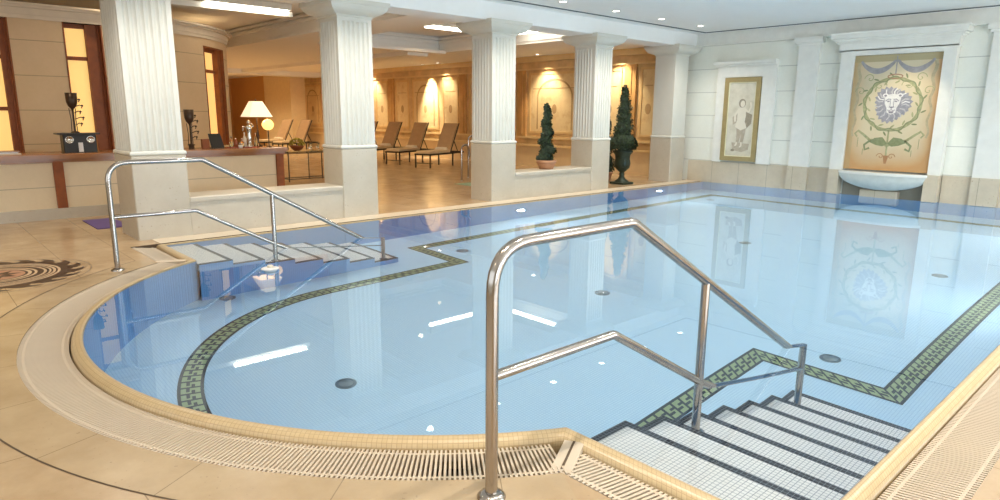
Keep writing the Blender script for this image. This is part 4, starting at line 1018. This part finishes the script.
for x, y, e in ((-12.5, 8.9, 40), (-14.5, 11.0, 80), (-17.5, 9.2, 130), (-20.5, 11.3, 190), (-24, 9.2, 285), (-29.6, 10.0, 600), (-26.2, 12.6, 260), (-22.5, 12.6, 150), (-17, 5.5, 180), (-22, 6.3, 225), (-32, 8, 225)):
    z = LH if (-15.7 < x < -9.7 and 8.2 < y < 12) or y < 7.1 else LL
    light('SPOT', 'lounge_fill', (x, y, z - .05), e, WARM, .05, spot=math.radians(150), blend=.9, target=(x, y, 0))  # fill spots added without fittings to brighten the lounge
for x, y, e in ((-11.0, -.5, 60), (-11.0, 1.4, 60), (-11.0, 4.2, 60), (-11.5, 6.3, 60), (-12.6, 3.0, 30)):
    light('SPOT', 'bar_fill', (x, y, LH - .05), e, WARM2, .05, spot=math.radians(130), blend=.9, target=(x, y, 0))  # fill spots added above the bar, no fittings
light('POINT', 'lamp_bulb', (-12.15, 5.05, 1.62), 12, WARM, .04)
# spot without a fitting, aimed at the lion mural
light('SPOT', 'mural_spot', (-4.2, 12.9, 3.4), 120, WARM2, .05, spot=math.radians(50), blend=.6, target=(-4.3, 14.6, 1.3))
# underwater lamps in the side walls
UW = None
def pool_lamp(x, y, z, ang, lb, e):
    global UW
    if UW is None:
        UW = empty('underwater_lamp', (0, 0, 0), lb, 'pool lamp', 'underwater lamps in the pool walls')
        n = 24; ci = lambda r, d: [(d, r * 1.0 * math.cos(2 * PI * k / n), r * math.sin(2 * PI * k / n)) for k in range(n)]
        mb = MB(); mb.grid([ci(.13, 0), ci(.13, .012), ci(.105, .02), ci(.10, .012)], 0, True, True); mb.build('bezel', STEEL, UW, True)
        mb = MB(); mb.grid([ci(.10, .012), ci(.06, .016), ci(.001, .017)], 0, True, True); mb.build('lens', POOLG, UW, True)
        o = UW
    else: o = copy_tree(UW, None, None, lb)
    o.location = (x, y, z); o.rotation_euler = (0, 0, ang)
    light('SPOT', 'pool_beam', (x + .04 * math.cos(ang), y + .04 * math.sin(ang), z), e, (.90, .97, 1.0), .06, spot=math.radians(165), blend=.6, target=(x + 3 * math.cos(ang), y + 3 * math.sin(ang), z - .6))
POOLG = glow('pool_lamp_lens', (1, 1, 1), 6)
PE = 50
pool_lamp(XL, 8.4, -.80, 0, 'round underwater lamp in the left pool wall below the third pillar', 65)
pool_lamp(XL, 12.8, -.76, 0, 'round underwater lamp in the left pool wall below the iron urn', 95)
for y in (8.4, 12.8): pool_lamp(XR, y, -.80, PI, 'added unseen underwater lamp in the right pool wall', 40 + (y > 10) * 50)  # unseen pair added on this side to brighten the pool floor


# ------------------------------------------------------------------ world, camera, view
w = bpy.data.worlds.new('World'); SC.world = w; w.use_nodes = True
w.node_tree.nodes['Background'].inputs[0].default_value = (.6, .7, .8, 1); w.node_tree.nodes['Background'].inputs[1].default_value = .3
f, yaw, pit, rol, H = 657.2, .827138, .204465, -.0076984, 1.6
fw = Vector((-math.sin(yaw) * math.cos(pit), math.cos(yaw) * math.cos(pit), -math.sin(pit))); r = Vector((math.cos(yaw), math.sin(yaw), 0)); d = fw.cross(r)
right = r * math.cos(rol) + d * math.sin(rol); down = -r * math.sin(rol) + d * math.cos(rol)
cam = bpy.data.cameras.new('Camera'); cam.sensor_width = 36; cam.lens = f * 36 / 1000; cam.clip_start = .05; cam.clip_end = 200
co = bpy.data.objects.new('Camera', cam); COL.objects.link(co)
up = -down; bk = -fw
co.matrix_world = Matrix(((right.x, up.x, bk.x, 0), (right.y, up.y, bk.y, 0), (right.z, up.z, bk.z, H), (0, 0, 0, 1)))
SC.camera = co
SC.view_settings.view_transform = 'Standard'; SC.view_settings.look = 'None'; SC.view_settings.gamma = 1; SC.view_settings.exposure = 0.2; SC.view_settings.use_curve_mapping = False
SC.cycles.max_bounces = 12; SC.cycles.diffuse_bounces = 5; SC.cycles.sample_clamp_indirect = 6; SC.cycles.transmission_bounces = 8; SC.cycles.caustics_refractive = True
if MNEE:
    water.cycles.is_caustics_caster = True
    for o in COL.objects:
        if o.name.split('.')[0] in ('floor_pool', 'wall_pool', 'stairs_right', 'stairs_left', 'greek_key_border'): o.cycles.is_caustics_receiver = True
    for o in COL.objects:
        if o.type == 'LIGHT' and o.name.startswith('downlight_beam'): o.data.cycles.is_caustics_light = True
